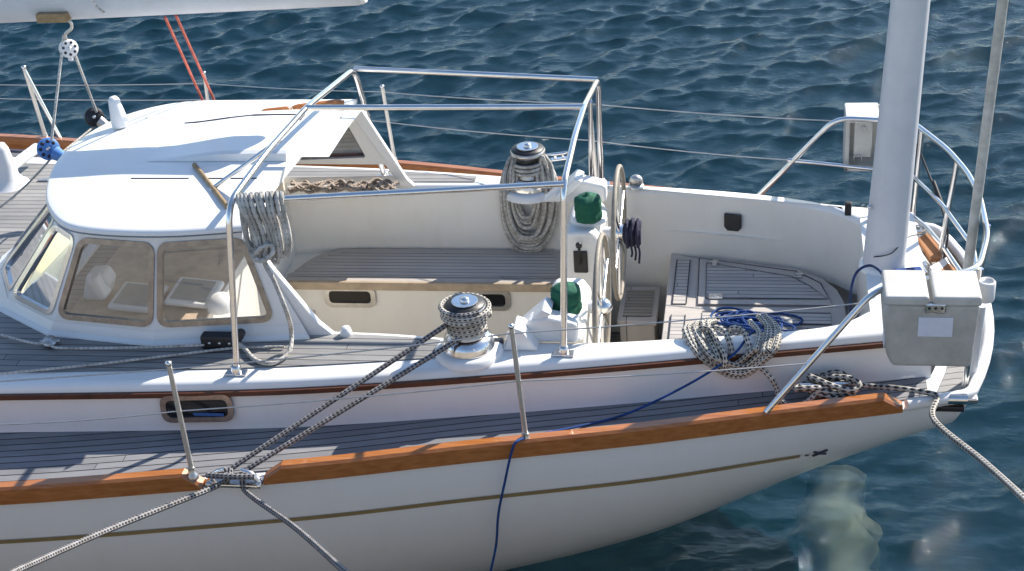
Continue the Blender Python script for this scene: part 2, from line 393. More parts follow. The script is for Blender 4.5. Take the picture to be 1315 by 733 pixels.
# decks : white base sheet
mb=MB()
for sd in(-1,1):
    mb.grid([[Vector((x+sst(-.6,.95,x)*.17*(1-(y/.85)**2),sd*y,ZD)) for y in [0,hb(x)*.35,hb(x)*.7,hb(x)-.045,hb(x)]] if False else [Vector((x+sst(-.6,.95,x)*.17*(1-(y/.85)**2),sd*y,ZD-.001)) for y in ((tb(x)*.96 if x<.75 else 0),hb(x)*.9,hb(x)-.002)] for x in X if x>-11.6],flip=sd==-1)
B(mb,'deck_base','gelcoat')
# side decks teak (planks follow the rail)
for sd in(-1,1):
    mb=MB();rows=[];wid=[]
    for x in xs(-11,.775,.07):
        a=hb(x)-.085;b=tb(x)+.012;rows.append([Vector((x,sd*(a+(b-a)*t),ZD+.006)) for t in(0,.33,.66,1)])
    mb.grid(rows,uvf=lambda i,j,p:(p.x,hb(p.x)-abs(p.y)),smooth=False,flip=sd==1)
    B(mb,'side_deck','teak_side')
# trunk
mb=MB()
for sd in(-1,1):
    rows=[]
    for x in xs(-11,.80,.08):
        t=tb(x);zt=ZT
        rows.append([Vector((x,sd*(t+.015),ZD-.004)),Vector((x,sd*t,ZD+.03)),Vector((x,sd*(t-.006),zt-.045)),Vector((x,sd*(t-.014),zt-.016)),Vector((x,sd*(t-.03),zt-.003)),Vector((x,sd*(t-.05),zt))])
    mb.grid(rows,flip=sd==-1)
# top: fore of cockpit full width
mb.grid([[Vector((x,y,ZT)) for y in (-(tb(x)-.05),-.4,.4,tb(x)-.05)] for x in xs(-11,-2.72,.2)],smooth=False)
# coaming tops beside the cockpit with rounded inner lip
def lip(side,f):
    rows=[]
    for x in xs(-2.72,.52,.06):
        i=f(x);o=tb(x)-.05
        rows.append([Vector((x,side*o,ZT)),Vector((x,side*(i+.03),ZT)),Vector((x,side*(i+.008),ZT-.007)),Vector((x,side*i,ZT-.03))])
    mb.grid(rows,flip=side==-1)
lip(-1,ibn);lip(1,ibf)
# aft: top behind the cockpit
mb.grid([[Vector((x,y,ZT)) for y in (-(tb(x)-.05),-.45,.5,tb(x)-.05)] for x in xs(.52,.80,.07)],smooth=False)
mb.grid([[Vector((.80,y*(tb(.8)-(.05 if z==ZT else -.01)),z)) for y in np.linspace(-1,1,5)] for z in(ZD-.004,ZT-.03,ZT)],smooth=False)
B(mb,'cabin_trunk','gelcoat')
# cockpit well
mb=MB()
def wall(side,f):
    mb.grid([[Vector((x,side*f(x),ZT-.03)),Vector((x,side*(f(x)+.004),ZT-.2)),Vector((x,side*(f(x)+.012),.5 if x<-.45 else .99))] for x in xs(-2.72,.52,.06)],flip=side==-1)
wall(-1,ibn);wall(1,ibf)
mb.grid([[Vector((.52,y,z)) for y in np.linspace(-.44,.50,4)] for z in(ZT,.99)],smooth=False)
mb.grid([[Vector((-2.72,y,z)) for y in np.linspace(-.69,.91,4)] for z in(ZT,.5)],smooth=False)
B(mb,'cockpit_well','cream_gelcoat')
# rub strip
for sd in(-1,1):
    mb=MB();rows=[]
    for x in xs(-10.8,.60,.08):
        t=tb(x)-.004;z0,z1=ZT-.062,ZT-.038;rows.append([Vector((x,sd*(t-.006),z0)),Vector((x,sd*(t+.018),z0)),Vector((x,sd*(t+.018),z1)),Vector((x,sd*(t-.01),z1))])
    mb.grid(rows,smooth=False,flip=sd==-1);mb.poly(rows[-1]);B(mb,'rub_strip','brown_trim')
# trunk-top teak
mb=MB()
def tk(x0,x1,ya,yb,z=ZT+.006,step=.1,end=0):
    mb.grid([[Vector((x,ya(x),z)),Vector((x,(ya(x)+yb(x))/2,z)),Vector((x,yb(x),z))] for x in xs(x0,x1,step)],smooth=False)
tk(-8.5,-2.76,lambda x:-(tb(x)-.13),lambda x:tb(x)-.13)
tk(-2.76,-1.50,lambda x:-(tb(x)-.13),lambda x:-(ibn(x)+.045)+.0*x)
tk(-2.76,-1.62,lambda x:ibf(x)+.045,lambda x:tb(x)-.07)
B(mb,'trunk_deck','teak')
# sole, seats
def rounded(pts,r,n=5):
    """2D polygon with rounded corners; r list per corner"""
    out=[];N=len(pts)
    for i in range(N):
        a,b,c=Vector(pts[i-1]),Vector(pts[i]),Vector(pts[(i+1)%N]);rr=r[i] if isinstance(r,(list,tuple)) else r
        if rr<=0: out.append(b);continue
        d1=(a-b);d2=(c-b);q=min(rr,d1.length*.48,d2.length*.48);s1=b+d1.normalized()*q;s2=b+d2.normalized()*q
        for k in range(n+1):
            t=k/n;out.append(s1*(1-t)**2+b*2*t*(1-t)+s2*t*t)
    return out
mb=MB();mb.grid([[Vector((x,y,.50)) for y in(-.8,-.3,.3,.95)] for x in(-2.72,-1.6,-.4)],smooth=False);
sole=B(mb,'cockpit_sole','teak_step')
def slab(name,poly2,z,th,mat,parent=None,bev=.004):
    mb=MB();mb.prism([Vector((p[0],p[1],z-th)) for p in poly2],Vector((0,0,th)),bev,1);return B(mb,name,mat,parent)
def ringpoly(poly2,w,z,name,mat,parent,close=True):
    """thin inlaid line along polygon"""
    mb=MB();N=len(poly2);c=Vector((sum(p[0] for p in poly2)/N,sum(p[1] for p in poly2)/N))
    inn=[]
    for i in range(N):
        a,b,c2=Vector(poly2[i-1]),Vector(poly2[i]),Vector(poly2[(i+1)%N]);t=(c2-a).normalized();n=Vector((-t[1],t[0]))
        if n.dot(c-b)<0:n=-n
        inn.append(b+n*w)
    vs=[Vector((p[0],p[1],z)) for p in poly2]+[Vector((p[0],p[1],z)) for p in inn]
    mb.add(vs,[[i,(i+1)%N,N+(i+1)%N,N+i] for i in range(N)]);return B(mb,name,mat,parent)
def inset(poly2,w):
    N=len(poly2);c=Vector((sum(p[0] for p in poly2)/N,sum(p[1] for p in poly2)/N));o=[]
    for i in range(N):
        a,b,c2=Vector(poly2[i-1]),Vector(poly2[i]),Vector(poly2[(i+1)%N]);t=(c2-a).normalized();n=Vector((-t[1],t[0]))
        if n.dot(c-b)<0:n=-n
        o.append(b+n*w)
    return o
for sd in(1,-1):
    f=ibf if sd==1 else ibn
    yb=.905 if sd==1 else .72; yf=.50 if sd==1 else .42
    seatpoly=rounded([(-2.70,sd*yf),(-1.10,sd*yf),(-1.10,sd*yb),(-2.55,sd*yb)],[0,0,.13,.32],8)
    seatpoly=[Vector(p) for p in seatpoly]
    seat=slab('cockpit_seat',seatpoly,ZS,.035,'teak_plain')
    innp=inset(seatpoly,.055)
    mb=MB();mb.poly([Vector((p[0],p[1],ZS+.004)) for p in innp]);B(mb,'seat_planking','teak_fine',seat)
    mb=MB();mb.box((-1.90,sd*(yf-.006),ZS-.022),(1.58,.030,.050),bev=.008,seg=3);B(mb,'seat_nosing','nosing_wood',seat)
    # seat front and base
    mb=MB();mb.grid([[Vector((x,sd*(yf+.03),z)) for x in(-2.70,-1.9,-1.06)] for z in(ZS-.03,.5)],smooth=False)
    mb.grid([[Vector((x,y*sd,ZS-.037)) for x in(-2.72,-1.06)] for y in(yf+.03,yb+.02)],smooth=False)
    mb.grid([[Vector((-1.06,y*sd,z)) for y in(yf+.03,yb+.02)] for z in(ZS-.037,.5)],smooth=False)
    B(mb,'seat_base','cream_gelcoat')
# portlights -----------------------------------------------------
def rr(w,h,r,n=6):
    return [ (p[0],p[1]) for p in rounded([(-w/2,-h/2),(w/2,-h/2),(w/2,h/2),(-w/2,h/2)],r,n)]
def portlight(c,du,dv,w,h,parent=None,framemat='dull_steel',fw_=.022,hinge=True,opening='dark_glass'):
    c=Vector(c);du=Vector(du).normalized();dv=Vector(dv).normalized();n=du.cross(dv)
    if n.y>0: n=-n
    def T(p,d): return c+du*p[0]+dv*p[1]+n*d
    o=rr(w,h,h*.36);i=rr(w-2*fw_,h-2*fw_,(h-2*fw_)*.34);N=len(o)
    mb=MB();lo=[T(p,.0) for p in o];l1=[T(p,.014) for p in o];l2=[T(p,.014) for p in i];l3=[T(p,-.004) for p in i]
    vs=lo+l1+l2+l3;fs=[]
    for L in range(3):
        for k in range(N): fs.append([L*N+k,L*N+(k+1)%N,(L+1)*N+(k+1)%N,(L+1)*N+k])
    mb.add(vs,fs,None,False)
    fr=B(mb,'portlight',framemat,parent)
    mb=MB();mb.poly([T(p,.003) for p in i]);g=B(mb,'pane',opening,fr)
    if hinge:
        mb=MB()
        for k in(-.25,.25): mb.box(T((k*w,h/2+.004),.012),(.10*w/.25,.02,.012),bev=.004)
        B(mb,'hinge','dull_steel',fr)
    return fr
pc=P(450,380,y=.53);pc2=P(622,384,y=.53)
portlight(pc,(1,0,0),(0,0,1),.30,.135,fw_=.028);portlight(pc2,(1,0,0),(0,0,1),.30,.135,fw_=.028)
mb=MB();q=P(400,402,y=.527);mb.box(q,(.045,.012,.04),bev=.004);mb.lathe([(.014,0),(.01,.012),(0,.012)],q+Vector((0,-.006,0)),(0,-1,0),10);B(mb,'socket_cover','dull_steel')
pc=P(253,524,y=-1.235);fy=lambda x:-(tb(x)+.0)
pc=Vector((pc.x,-(tb(pc.x)+.004),pc.z))
sl=(tb(pc.x+.1)-tb(pc.x-.1))/.2
tp=portlight(pc,(1,-sl,0),(0,.06,1),.345,.145,framemat='frame_bronze',fw_=.026,hinge=False)
mb=MB();mb.lathe([(.03,-.006),(.036,.0),(.0,.004)],pc+Vector((-.10,-.002,-.005)),(0,-1,0),16);B(mb,'vent_disc','dull_steel',tp)
mb=MB();mb.box(pc+Vector((.05,-.005,-.035)),(.15,.004,.016),bev=.001);B(mb,'curtain_edge','stove_blue',tp)
portlight(Vector((-4.6,-(tb(-4.6)+.004),pc.z)),(1,0,0),(0,.06,1),.345,.145,framemat='frame_bronze',fw_=.026,hinge=False)
# black vent on the far cockpit wall
mb=MB();q=P(941,285,y=.80);q.y=ibf(q.x)-.002;mb.prism([q+Vector((p[0]*1.0,-.20*p[0],p[2])) for p in((-.048,0,.05),(.048,0,.05),(.048,0,-.03),(.03,0,-.052),(-.03,0,-.052),(-.048,0,-.03))],(0,-.02,0),.005);B(mb,'wall_vent','black_plastic')
# aft deck hatch area -------------------------------------------
ap=[Vector(p) for p in rounded([(-.5,-.62),(.42,-.50),(.44,.56),(.36,.625),(-.36,.83),(-.42,.835),(-.5,.845)],[0,0,.16,.05,.0,.0,.0],6)]
ap=[Vector(p) for p in [(-.5,-.66),(.40,-.50),(.455,.0),(.445,.33),(.41,.47),(.34,.59),(.2,.70),(-.1,.77),(-.36,.815),(-.42,.84),(-.47,.87),(-.5,.89)]]
aft=slab('aft_seat_deck',ap,ZS,.03,'teak_plain')
mb=MB();mb.grid([[Vector((-.496,y,z)) for y in(-.74,0,.86)] for z in(ZS-.03,.5)],smooth=False);B(mb,'aft_deck_riser','cream_gelcoat')
hp=[P(a,b,z=ZS+.004).to_2d() for a,b in((897,333),(1063,350),(1076,393),(895,393))]
hp=[Vector((-.34,.80)),Vector((.20,.655)),Vector((.33,.52)),Vector((.385,.27)),Vector((-.33,.27))]
hatch=slab('locker_hatch',inset(hp,.004),ZS+.008,.006,'teak_plain',bev=.0015)
mb=MB();mb.poly([Vector((p[0],p[1],ZS+.0115)) for p in inset(hp,.075)]);B(mb,'hatch_planking','teak_fine',hatch)
ringpoly(hp,.008,ZS+.0095,'hatch_seam','navy_mark',hatch);ringpoly(inset(hp,.073),.006,ZS+.0135,'hatch_seam','navy_mark',hatch)
for a,b in((918,337),(1027,352)):
    q=P(a,b,z=ZS+.015);mb=MB();mb.box(q,(.03,.07,.008),Matrix.Rotation(-.1,3,'Z'),.003);mb.box(q+Vector((0,0,.002)),(.045,.012,.012),bev=.003);B(mb,'hinge','dull_steel',hatch)
q=P(919,380,z=ZS+.015);mb=MB();mb.box(q,(.075,.05,.008),bev=.003);mb.box(q+Vector((0,-.005,.005)),(.03,.02,.004),bev=.001);B(mb,'latch_plate','steel',hatch)
# fine inlaid panels forward of the hatch and near side
def inlay(x0,x1,y0,y1,nm='deck_inlay'):
    mb=MB();z=ZS+.005
    # cross planks : uv rotated
    mb.add([(x0,y0,z),(x1,y0,z),(x1,y1,z),(x0,y1,z)],[[0,1,2,3]],[[(0,0),(x1-x0,0),(x1-x0,y1-y0),(0,y1-y0)]]);o=B(mb,nm,'teak_fine')
    ringpoly([(x0,y0),(x1,y0),(x1,y1),(x0,y1)],.006,z+.003,'inlay_seam','navy_mark',o)
inlay(-.465,-.385,.28,.78);inlay(-.465,-.385,-.50,.16);inlay(-.30,.37,.08,.20);inlay(-.30,.37,-.45,.04)
# step box
sb=slab('helm_step',[( -.78,.42),(-.56,.42),(-.56,.82),(-.78,.82)],.86,.03,'teak_plain',bev=.006)
mb=MB();mb.add([(-.75,.47,.865),(-.59,.47,.865),(-.59,.77,.865),(-.75,.77,.865)],[[0,1,2,3]],[[(0,0),(.16,0),(.16,.3),(0,.3)]]);B(mb,'step_slats','teak_step',sb)
mb=MB();mb.box((-.67,.625,.665),(.19,.37,.33),bev=.004);B(mb,'step_base','teak_plain',sb)
# dark sole near helm (grating raised a little)
# ------------------------------------------------------------------ coachroof / windscreen
def V(*a): return Vector(a)
base=[V(-2.14,-.79,ZT),V(-2.90,-.885,ZT),V(-3.47,-.80,ZT),V(-3.84,-.56,ZT),V(-4.02,-.26,ZT),V(-4.06,0,ZT)]
top=[V(-2.42,-.71,2.0),V(-2.83,-.77,2.0),V(-3.23,-.72,2.0),V(-3.40,-.56,2.0),V(-3.50,-.30,2.0),V(-3.54,0,2.0)]
baseF=[V(-2.03,.93,ZT)]+[V(b.x,-b.y,b.z) for b in base[1:-1]];topF=[V(-2.24,.78,1.98)]+[V(t.x,-t.y,t.z) for t in top[1:-1]]
house=B(MB().box((-3.6,0,ZT+.012),(.06,1.0,.02),bev=.004),'coachroof','gelcoat')
def rect_param(angs,w,h):
    pts=[]
    for (px,py) in angs:
        s=max(abs(px)/(w/2),abs(py)/(h/2));pts.append((px/s,py/s))
    return pts
def panel(A,Bp,C,D,hole,rad,frame,glass,fwid=.028,th=.03,nm='window'):
    """patch A,B (bottom), D,C (top) ; hole=(u0,v0,u1,v1) or 4 uv corners"""
    def S(u,v): return (A*(1-u)+Bp*u)*(1-v)+(D*(1-u)+C*u)*v
    n=(Bp-A).cross(D-A).normalized()
    mid=S(.5,.5)
    if n.dot(mid-V(-2.9,0,1.6))<0:n=-n
    u0,v0,u1,v1=hole[:4]
    W=(Bp-A).length;H=(D-A).length
    quad=hole[4] if len(hole)>4 else [(u0,v0),(u1,v0),(u1,v1),(u0,v1)]
    ring=rounded([(q[0]*W,q[1]*H) for q in quad],rad,6);ring=[(p[0]/W,p[1]/H) for p in ring];N=len(ring)
    cu=sum(p[0] for p in ring)/N;cv=sum(p[1] for p in ring)/N
    outer=[]
    for (u,v) in ring:
        du,dv=u-cu,v-cv;s=1e9
        if du>1e-9:s=min(s,(1-cu)/du)
        if du<-1e-9:s=min(s,-cu/du)
        if dv>1e-9:s=min(s,(1-cv)/dv)
        if dv<-1e-9:s=min(s,-cv/dv)
        outer.append((cu+du*s,cv+dv*s))
    mb=MB();o1=[S(*p)+n*0 for p in outer]
    # add corners so the panel keeps its square corners
    r1=[S(*p) for p in ring];r0=[p-n*th for p in r1];oo=[p-n*th for p in o1]
    vs=o1+r1+r0+oo;fs=[]
    for k in range(N):
        k2=(k+1)%N;fs.append([k,k2,N+k2,N+k]);fs.append([N+k,N+k2,2*N+k2,2*N+k]);fs.append([2*N+k,2*N+k2,3*N+k2,3*N+k])
    mb.add(vs,fs,None,False)
    # fill corner wedges
    cs=[(0,0),(1,0),(1,1),(0,1)]
    for k in range(N):
        k2=(k+1)%N;a,b=outer[k],outer[k2]
        for cc in cs:
            onA=abs(a[0]-cc[0])<1e-6 or abs(a[1]-cc[1])<1e-6;onB=abs(b[0]-cc[0])<1e-6 or abs(b[1]-cc[1])<1e-6
            if onA and onB and not(abs(a[0]-b[0])<1e-6 or abs(a[1]-b[1])<1e-6):
                p=[S(*a),S(*cc),S(*b)];mb.add(p,[[0,1,2]]);mb.add([q-n*th for q in p],[[0,1,2]])
    w=B(mb,'cabin_side','gelcoat',house)
    # frame ring
    def off(d):
        out=[]
        for i in range(N):
            a=r1[i-1];c_=r1[(i+1)%N];t=(c_-a).normalized();m=n.cross(t)
            ctr=S(cu,cv)
            if m.dot(ctr-r1[i])<0:m=-m
            out.append(r1[i]+m*d)
        return out
    oi=off(.008);oo=off(-fwid+.008);mb=MB();h=.008
    vs=[p+n*.001 for p in oo]+[p+n*h for p in oo]+[p+n*h for p in oi]+[p-n*.02 for p in oi];fs=[]
    for L in range(3):
        for k in range(N):k2=(k+1)%N;fs.append([L*N+k,L*N+k2,(L+1)*N+k2,(L+1)*N+k])
    mb.add(vs,fs);fr=B(mb,nm,frame,house)
    mb=MB();mb.poly([p-n*.006 for p in off(.002)]);g=mb.build('pane',glass,fr)
    return fr
b,t=base,top
panel(b[0],b[1],t[1],t[0],(.1,.1,.9,.9,[(.19,.20),(.955,.20),(.945,.89),(.105,.89)]),.05,'frame_bronze','window_glass')
panel(b[1],b[2],t[2],t[1],(0,0,1,1,[(.05,.20),(.955,.20),(.94,.89),(.06,.89)]),.05,'frame_bronze','window_glass')
panel(b[2],b[3],t[3],t[2],(0,0,1,1,[(.12,.19),(.93,.19),(.90,.88),(.14,.88)]),.05,'steel','window_glass')
panel(b[3],b[4],t[4],t[3],(0,0,1,1,[(.10,.19),(.93,.19),(.90,.90),(.10,.90)]),.05,'steel','window_glass')
panel(b[4],b[5],t[5],t[4],(0,0,1,1,[(.10,.19),(.93,.19),(.90,.90),(.10,.90)]),.05,'steel','window_glass')
bf,tf=baseF,topF
panel(bf[0],bf[1],tf[1],tf[0],(.1,.1,.9,.9,[(.12,.42),(.99,.38),(.99,.97),(.10,.97)]),.02,'brown_trim','far_glass',fwid=.012)
panel(bf[1],bf[2],tf[2],tf[1],(0,0,1,1,[(.05,.20),(.955,.20),(.94,.89),(.06,.89)]),.05,'frame_bronze','far_glass')
panel(bf[2],bf[3],tf[3],tf[2],(0,0,1,1,[(.12,.19),(.93,.19),(.90,.88),(.14,.88)]),.05,'steel','window_glass')
panel(bf[3],bf[4],tf[4],tf[3],(0,0,1,1,[(.10,.19),(.93,.19),(.90,.90),(.10,.90)]),.05,'steel','window_glass')
panel(bf[4],b[5],t[5],tf[4],(0,0,1,1,[(.10,.19),(.93,.19),(.90,.90),(.10,.90)]),.05,'steel','window_glass')
sk=[];bl=base+[V(p.x,p.y,p.z) for p in baseF[::-1]];tl=top+[V(p.x,p.y,p.z) for p in topF[::-1]]
mb=MB()
for p_,q_ in zip(bl,tl):
    o_=V(p_.x+2.9,p_.y,0).normalized() if p_.x<-2.9 else V(0,1 if p_.y>0 else -1,0)
    w_=p_.lerp(q_,.13);sk.append([p_+o_*.022+V(0,0,.0),p_+o_*.018+V(0,0,.012),p_.lerp(q_,.05)+o_*.008,w_+o_*.002])
mb.grid(sk,smooth=False);B(mb,'cabin_skirt','gelcoat',house)
# foot flare of the near and far wings
mb=MB()
mb.prism([V(-2.16,-.775,ZT+.0),V(-2.03,-.765,ZT),V(-2.10,-.765,ZT+.07),V(-2.30,-.735,ZT+.35),V(-2.42,-.70,2.0),V(-2.46,-.72,2.0)],(0,.035,0),.006)
B(mb,'wing_edge','gelcoat',house);mb=MB()
mb.prism([V(-2.04,.94,ZT),V(-1.96,.94,ZT),V(-2.0,.93,ZT+.05),V(-2.18,.80,1.98),V(-2.27,.78,1.98)],(0,-.035,0),.006)
B(mb,'wing_edge','gelcoat',house)
mb=MB();mb.lathe([(.028,0),(.032,.01),(.022,.045),(0,.05)],V(-1.97,-.76,ZT),n=12);B(mb,'wing_foot','gelcoat',house)
# roof
def roofz(x,y): return 2.02+.075*(1-min(1,(y/.86)**2))-.02*sst(-3.1,-3.6,x)
outl=[V(-2.36,-.75,0),V(-2.80,-.80,0),V(-3.22,-.765,0),V(-3.42,-.61,0),V(-3.54,-.36,0),V(-3.60,0,0),V(-3.54,.42,0),V(-3.42,.68,0),V(-3.2,.83,0),V(-2.76,.85,0),V(-2.17,.84,0)]
ol=spline(outl,5);mb=MB()
rows=[];N=len(ol);cx=V(-2.75,0,0)
def axis_pt(p): return V(max(-3.2,min(p.x,-2.3)),p.y*.0,0)
for s in [1.0,1.0,.985,.96,.8,.6,.4,.2,0]:
    rows.append([])
lev=[(1.0,-.026,0),(1.0,0,-.012),(.992,0,-.004),(.97,0,.0),(.8,0,0),(.6,0,0),(.4,0,0),(.2,0,0),(.0,0,0)]
aftx=lambda y: -2.40+(-2.22+2.40)*(y+.78)/1.62
rows=[]
for s,dz,d2 in lev:
    row=[]
    for p in ol:
        # shrink towards a keel line at y=0 between x -3.3 and the aft edge
        ax_=V(min(max(p.x,-3.3),aftx(0)),0,0)
        q=ax_.lerp(p,s) if p.x<-2.5 else V(aftx(p.y*s) if p.x>-2.4 else p.x+(0 if True else 0),p.y*s,0)
        q.z=roofz(q.x,q.y)+dz+d2;row.append(q)
    rows.append(row)
mb.grid(rows)
# soffit
under=[V(p.x,p.y,roofz(p.x,p.y)-.035) for p in ol];mb.grid([under,[V(p.x,p.y*.5,roofz(p.x,p.y*.5)-.045) for p in ol],[V(p.x,0,roofz(p.x,0)-.045) for p in ol]],smooth=False)
# aft fascia
ys=np.linspace(-.78,.84,14)
mb.grid([[V(aftx(y),y,roofz(-2.3,y)+.0-.0005) for y in ys],[V(aftx(y)-.006,y,roofz(-2.3,y)-.055) for y in ys]],smooth=False)
B(mb,'roof','gelcoat',house)
# raised sliding hatch on the roof
mb=MB();rows=[]
y0,y1=-.15,.60;x0,x1=-3.05,-2.285
def sl(x,y):return roofz(x,y)+.05
ysl=[y0,y0+.008,y0+.03,.1,.25,.4,y1-.16,y1-.06,y1]
hk=[0,.8,1,1,1,1,.9,.4,0]
hf=lambda x:.048*sst(-3.1,-2.6,x)
def hx(y): return x1-.02+(y-.2)*.12
rows=[[V(x,y,roofz(x,y)+.0015+hf(x)*hk[k]) for k,y in enumerate(ysl)] for x in [-3.08,-2.98,-2.88,-2.78,-2.68,-2.55,-2.4]]+[[V(hx(y),y,roofz(-2.3,y)+.0015+hf(-2.3)*hk[k]) for k,y in enumerate(ysl)]]
mb.grid(rows,smooth=False)
mb.grid([rows[-1],[V(p.x,p.y,roofz(-2.3,p.y)-.05) for p in rows[-1]]],smooth=False)
sh=B(mb,'sliding_hatch','gelcoat',house)
mb=MB();mb.tube([V(x_,.36,roofz(x_,.36)+hf(x_)+.002) for x_ in (-3.05,-2.95,-2.8,-2.65,-2.5,-2.38)]+[V(-2.38,.27,roofz(-2.3,.27)+hf(-2.3)+.002)],.005,6);B(mb,'hatch_seam','navy_mark',house)
mb=MB()
for a,c_ in((-3.10,-2.80),(-2.70,-2.45)): mb.tube([V(a,-.33,roofz(-2.8,-.33)+.001),V(c_,-.33,roofz(-2.8,-.33)+.001)],.0035,5)
B(mb,'roof_seam','navy_mark',house)
# wooden grab rails on the roof
def grab(p0,p1,h=.05,r=.016,nm='grab_rail',mat='varnished_teak',par=house):
    p0,p1=Vector(p0),Vector(p1);d=(p1-p0);mb=MB()
    pts=[p0,p0+d*.12+V(0,0,h),p0+d*.5+V(0,0,h*1.05),p1-d*.12+V(0,0,h),p1];mb.tube(spline(pts,6),[r*1.2]+[r]*(4*6-1)+[r*1.2],8);return B(mb,nm,mat,par)
grab(P(337,146,z=2.09),P(372,142,z=2.08),.010,.018);grab(P(376,141,z=2.08),P(440,133,z=2.06),.010,.020)
q0,q1=P(250,212,z=2.10),P(292,266,z=2.065);grab(q0,q1,.004,.012,mat='bare_wood')
# floor and furniture seen through the windows
mb=MB();mb.grid([[V(x,y,ZT+.012) for y in(-.76,0,.76)] for x in(-3.45,-2.72)],uvf=lambda i,j,p:(p.y,p.x));B(mb,'cabin_floor','interior_wood',house)
mb=MB();mb.box((-3.15,.80,ZT+.10),(.9,.03,.19),bev=.004);B(mb,'interior_lining','interior_cream',house)
mb=MB();mb.box((-3.2,.76,ZT+.19),(.7,.06,.025),bev=.004);B(mb,'interior_shelf','interior_wood',house)
mb=MB();q=P(118,372,z=ZT+.08);mb.prism([q+V(-.07,0,-.07),q+V(.06,0,-.07),q+V(.10,0,.03),q+V(.07,0,.09),q+V(-.02,0,.08)],(0,.12,0),.02,3);mb.box(q+V(.055,-.015,.03),(.05,.10,.13),Matrix.Rotation(-.35,3,'Y'),.02,3);B(mb,'instrument_pod','white_plastic',house)
for a,c_ in((178,382),(250,376)):
    q=P(a,c_,z=ZT+.04);mb=MB();mb.box(q,(.24,.26,.03),Matrix.Rotation(.1,3,'Y'),.02,3);o=B(mb,'skylight_frame','white_plastic',house)
    mb=MB();mb.box(q+V(0,0,.012),(.19,.21,.02),Matrix.Rotation(.1,3,'Y'),.015,3);B(mb,'skylight_pane','grey_smoke',house)
mb=MB();q=P(285,395,z=ZT+.02);mb.lathe([(.075,0),(.07,.04),(.04,.07),(0,.075)],q,n=20);B(mb,'dome_vent','white_plastic',house)
# small nav dome and bumps at roof front
mb=MB();q=P(161,172,z=2.03);mb.lathe([(.045,0),(.045,.012),(.02,.016),(.02,.05)],q,n=16);mb.lathe([(.045,.05),(.048,.06),(.03,.20),(.02,.215),(0,.218)],q+V(-.012,0,0),(-.08,0,1),16);B(mb,'vent_cap','white_plastic',house)
mb=MB();q=P(196,157,z=2.04);mb.lathe([(.06,0),(.05,.02),(.02,.03),(0,.032)],q,n=14);B(mb,'roof_boss','white_plastic',house)
# ------------------------------------------------------------------ bimini frame
def uptube(mb,pts,r,fil=.07,n=12): mb.tube(fillet(pts,fil,7),r,n)
RT=.0155
fN0=P(304,480,z=ZT);fN1=P(724,455,z=ZT)
fwdN=P(293,262,y=-.96);fwdM=P(393,138,y=.0);fwdF=P(455,88,y=.80);
aftN=P(724,236,y=-.74);aftM=P(750,137,y=0.0);aftF=P(768,102,y=.60)
print('bim',fwdN,fwdM,fwdF,aftN,aftM,aftF)
fF0=V(-2.16,1.02,ZT);fF1=V(-.89,.93,ZT)
bim=B(MB().tube(fillet([fN0,fwdN,fwdM.lerp(fwdN,.52)+V(0,0,.02),fwdM,fwdF,fF0],.10,8),RT,12),'bimini_frame','steel')
B(MB().tube(fillet([fN1,aftN,aftM.lerp(aftN,.45)+V(0,0,.025),aftM,aftF,fF1],.08,8),RT,12),'rear_hoop','steel',bim)
for a,c_ in((fwdN+V(.03,.03,0),aftN),(fwdM,aftM),(fwdF,aftF)):
    B(MB().tube([a,c_],RT*.95,12),'top_rail','steel',bim)
for p in(fN0,fN1,fF0,fF1):
    mb=MB();mb.box(p+V(0,0,.006),(.10,.05,.012),bev=.004);mb.lathe([(.024,.01),(.024,.04),(.018,.045)],p,n=14);B(mb,'rail_foot','steel',bim)
q=P(262,250,z=2.05);mb=MB();mb.tube([q,fwdM.lerp(fwdN,.35)],.012,10);B(mb,'brace','steel',bim)
mb=MB();mb.lathe([(.03,0),(.03,.012),(.018,.02)],q+V(0,0,-.005),n=14);B(mb,'brace_foot','dull_steel',bim)
q=V(-.95,.96,ZT);mb=MB();mb.tube([q,P(758,130,y=.72)],.013,10);B(mb,'brace','steel',bim)
# ------------------------------------------------------------------ winches
def winch(c,name='winch'):
    c=Vector(c);w=B(MB().lathe([(.125,0),(.125,.012),(.118,.03),(.11,.055),(.082,.065)],c,n=40),name,'steel')
    B(MB().lathe([(.080,.065),(.070,.09),(.066,.15),(.072,.185),(.098,.20),(.100,.215),(.094,.222)],c,n=40),'winch_drum','dull_steel',w)
    B(MB().lathe([(.094,.2225),(.090,.232),(.03,.236),(0,.236)],c,n=40),'self_tailer','black_plastic',w)
    mb=MB();mb.prism([c+V(.062*math.cos(a),.062*math.sin(a),.2365) for a in [k*PI/9 + (.0) for k in range(18)]],(0,0,.008),.002);mb.lathe([(.022,.244),(.02,.258),(.008,.26),(0,.262)],c,n=14);B(mb,'winch_cap','steel',w)
    return w
wn=V(-1.345,-.895,ZT+.035);wf=V(-1.30,.955,ZT-.012)
for q,l in((wn,1),(wf,1)):
    B(MB().lathe([(.165,-.04),(.16,-.012),(.145,-.001),(0,0)],q,n=40),'winch_plinth','gelcoat')
w1=lab(winch(wn),'near side winch with rope turns');w2=lab(winch(wf),'far side winch hung with coil')
mb=MB();q=P(640,442,z=ZT+.01);mb.box(q+V(0,0,.01),(.05,.04,.035),bev=.008);B(mb,'rope_clutch','black_plastic')
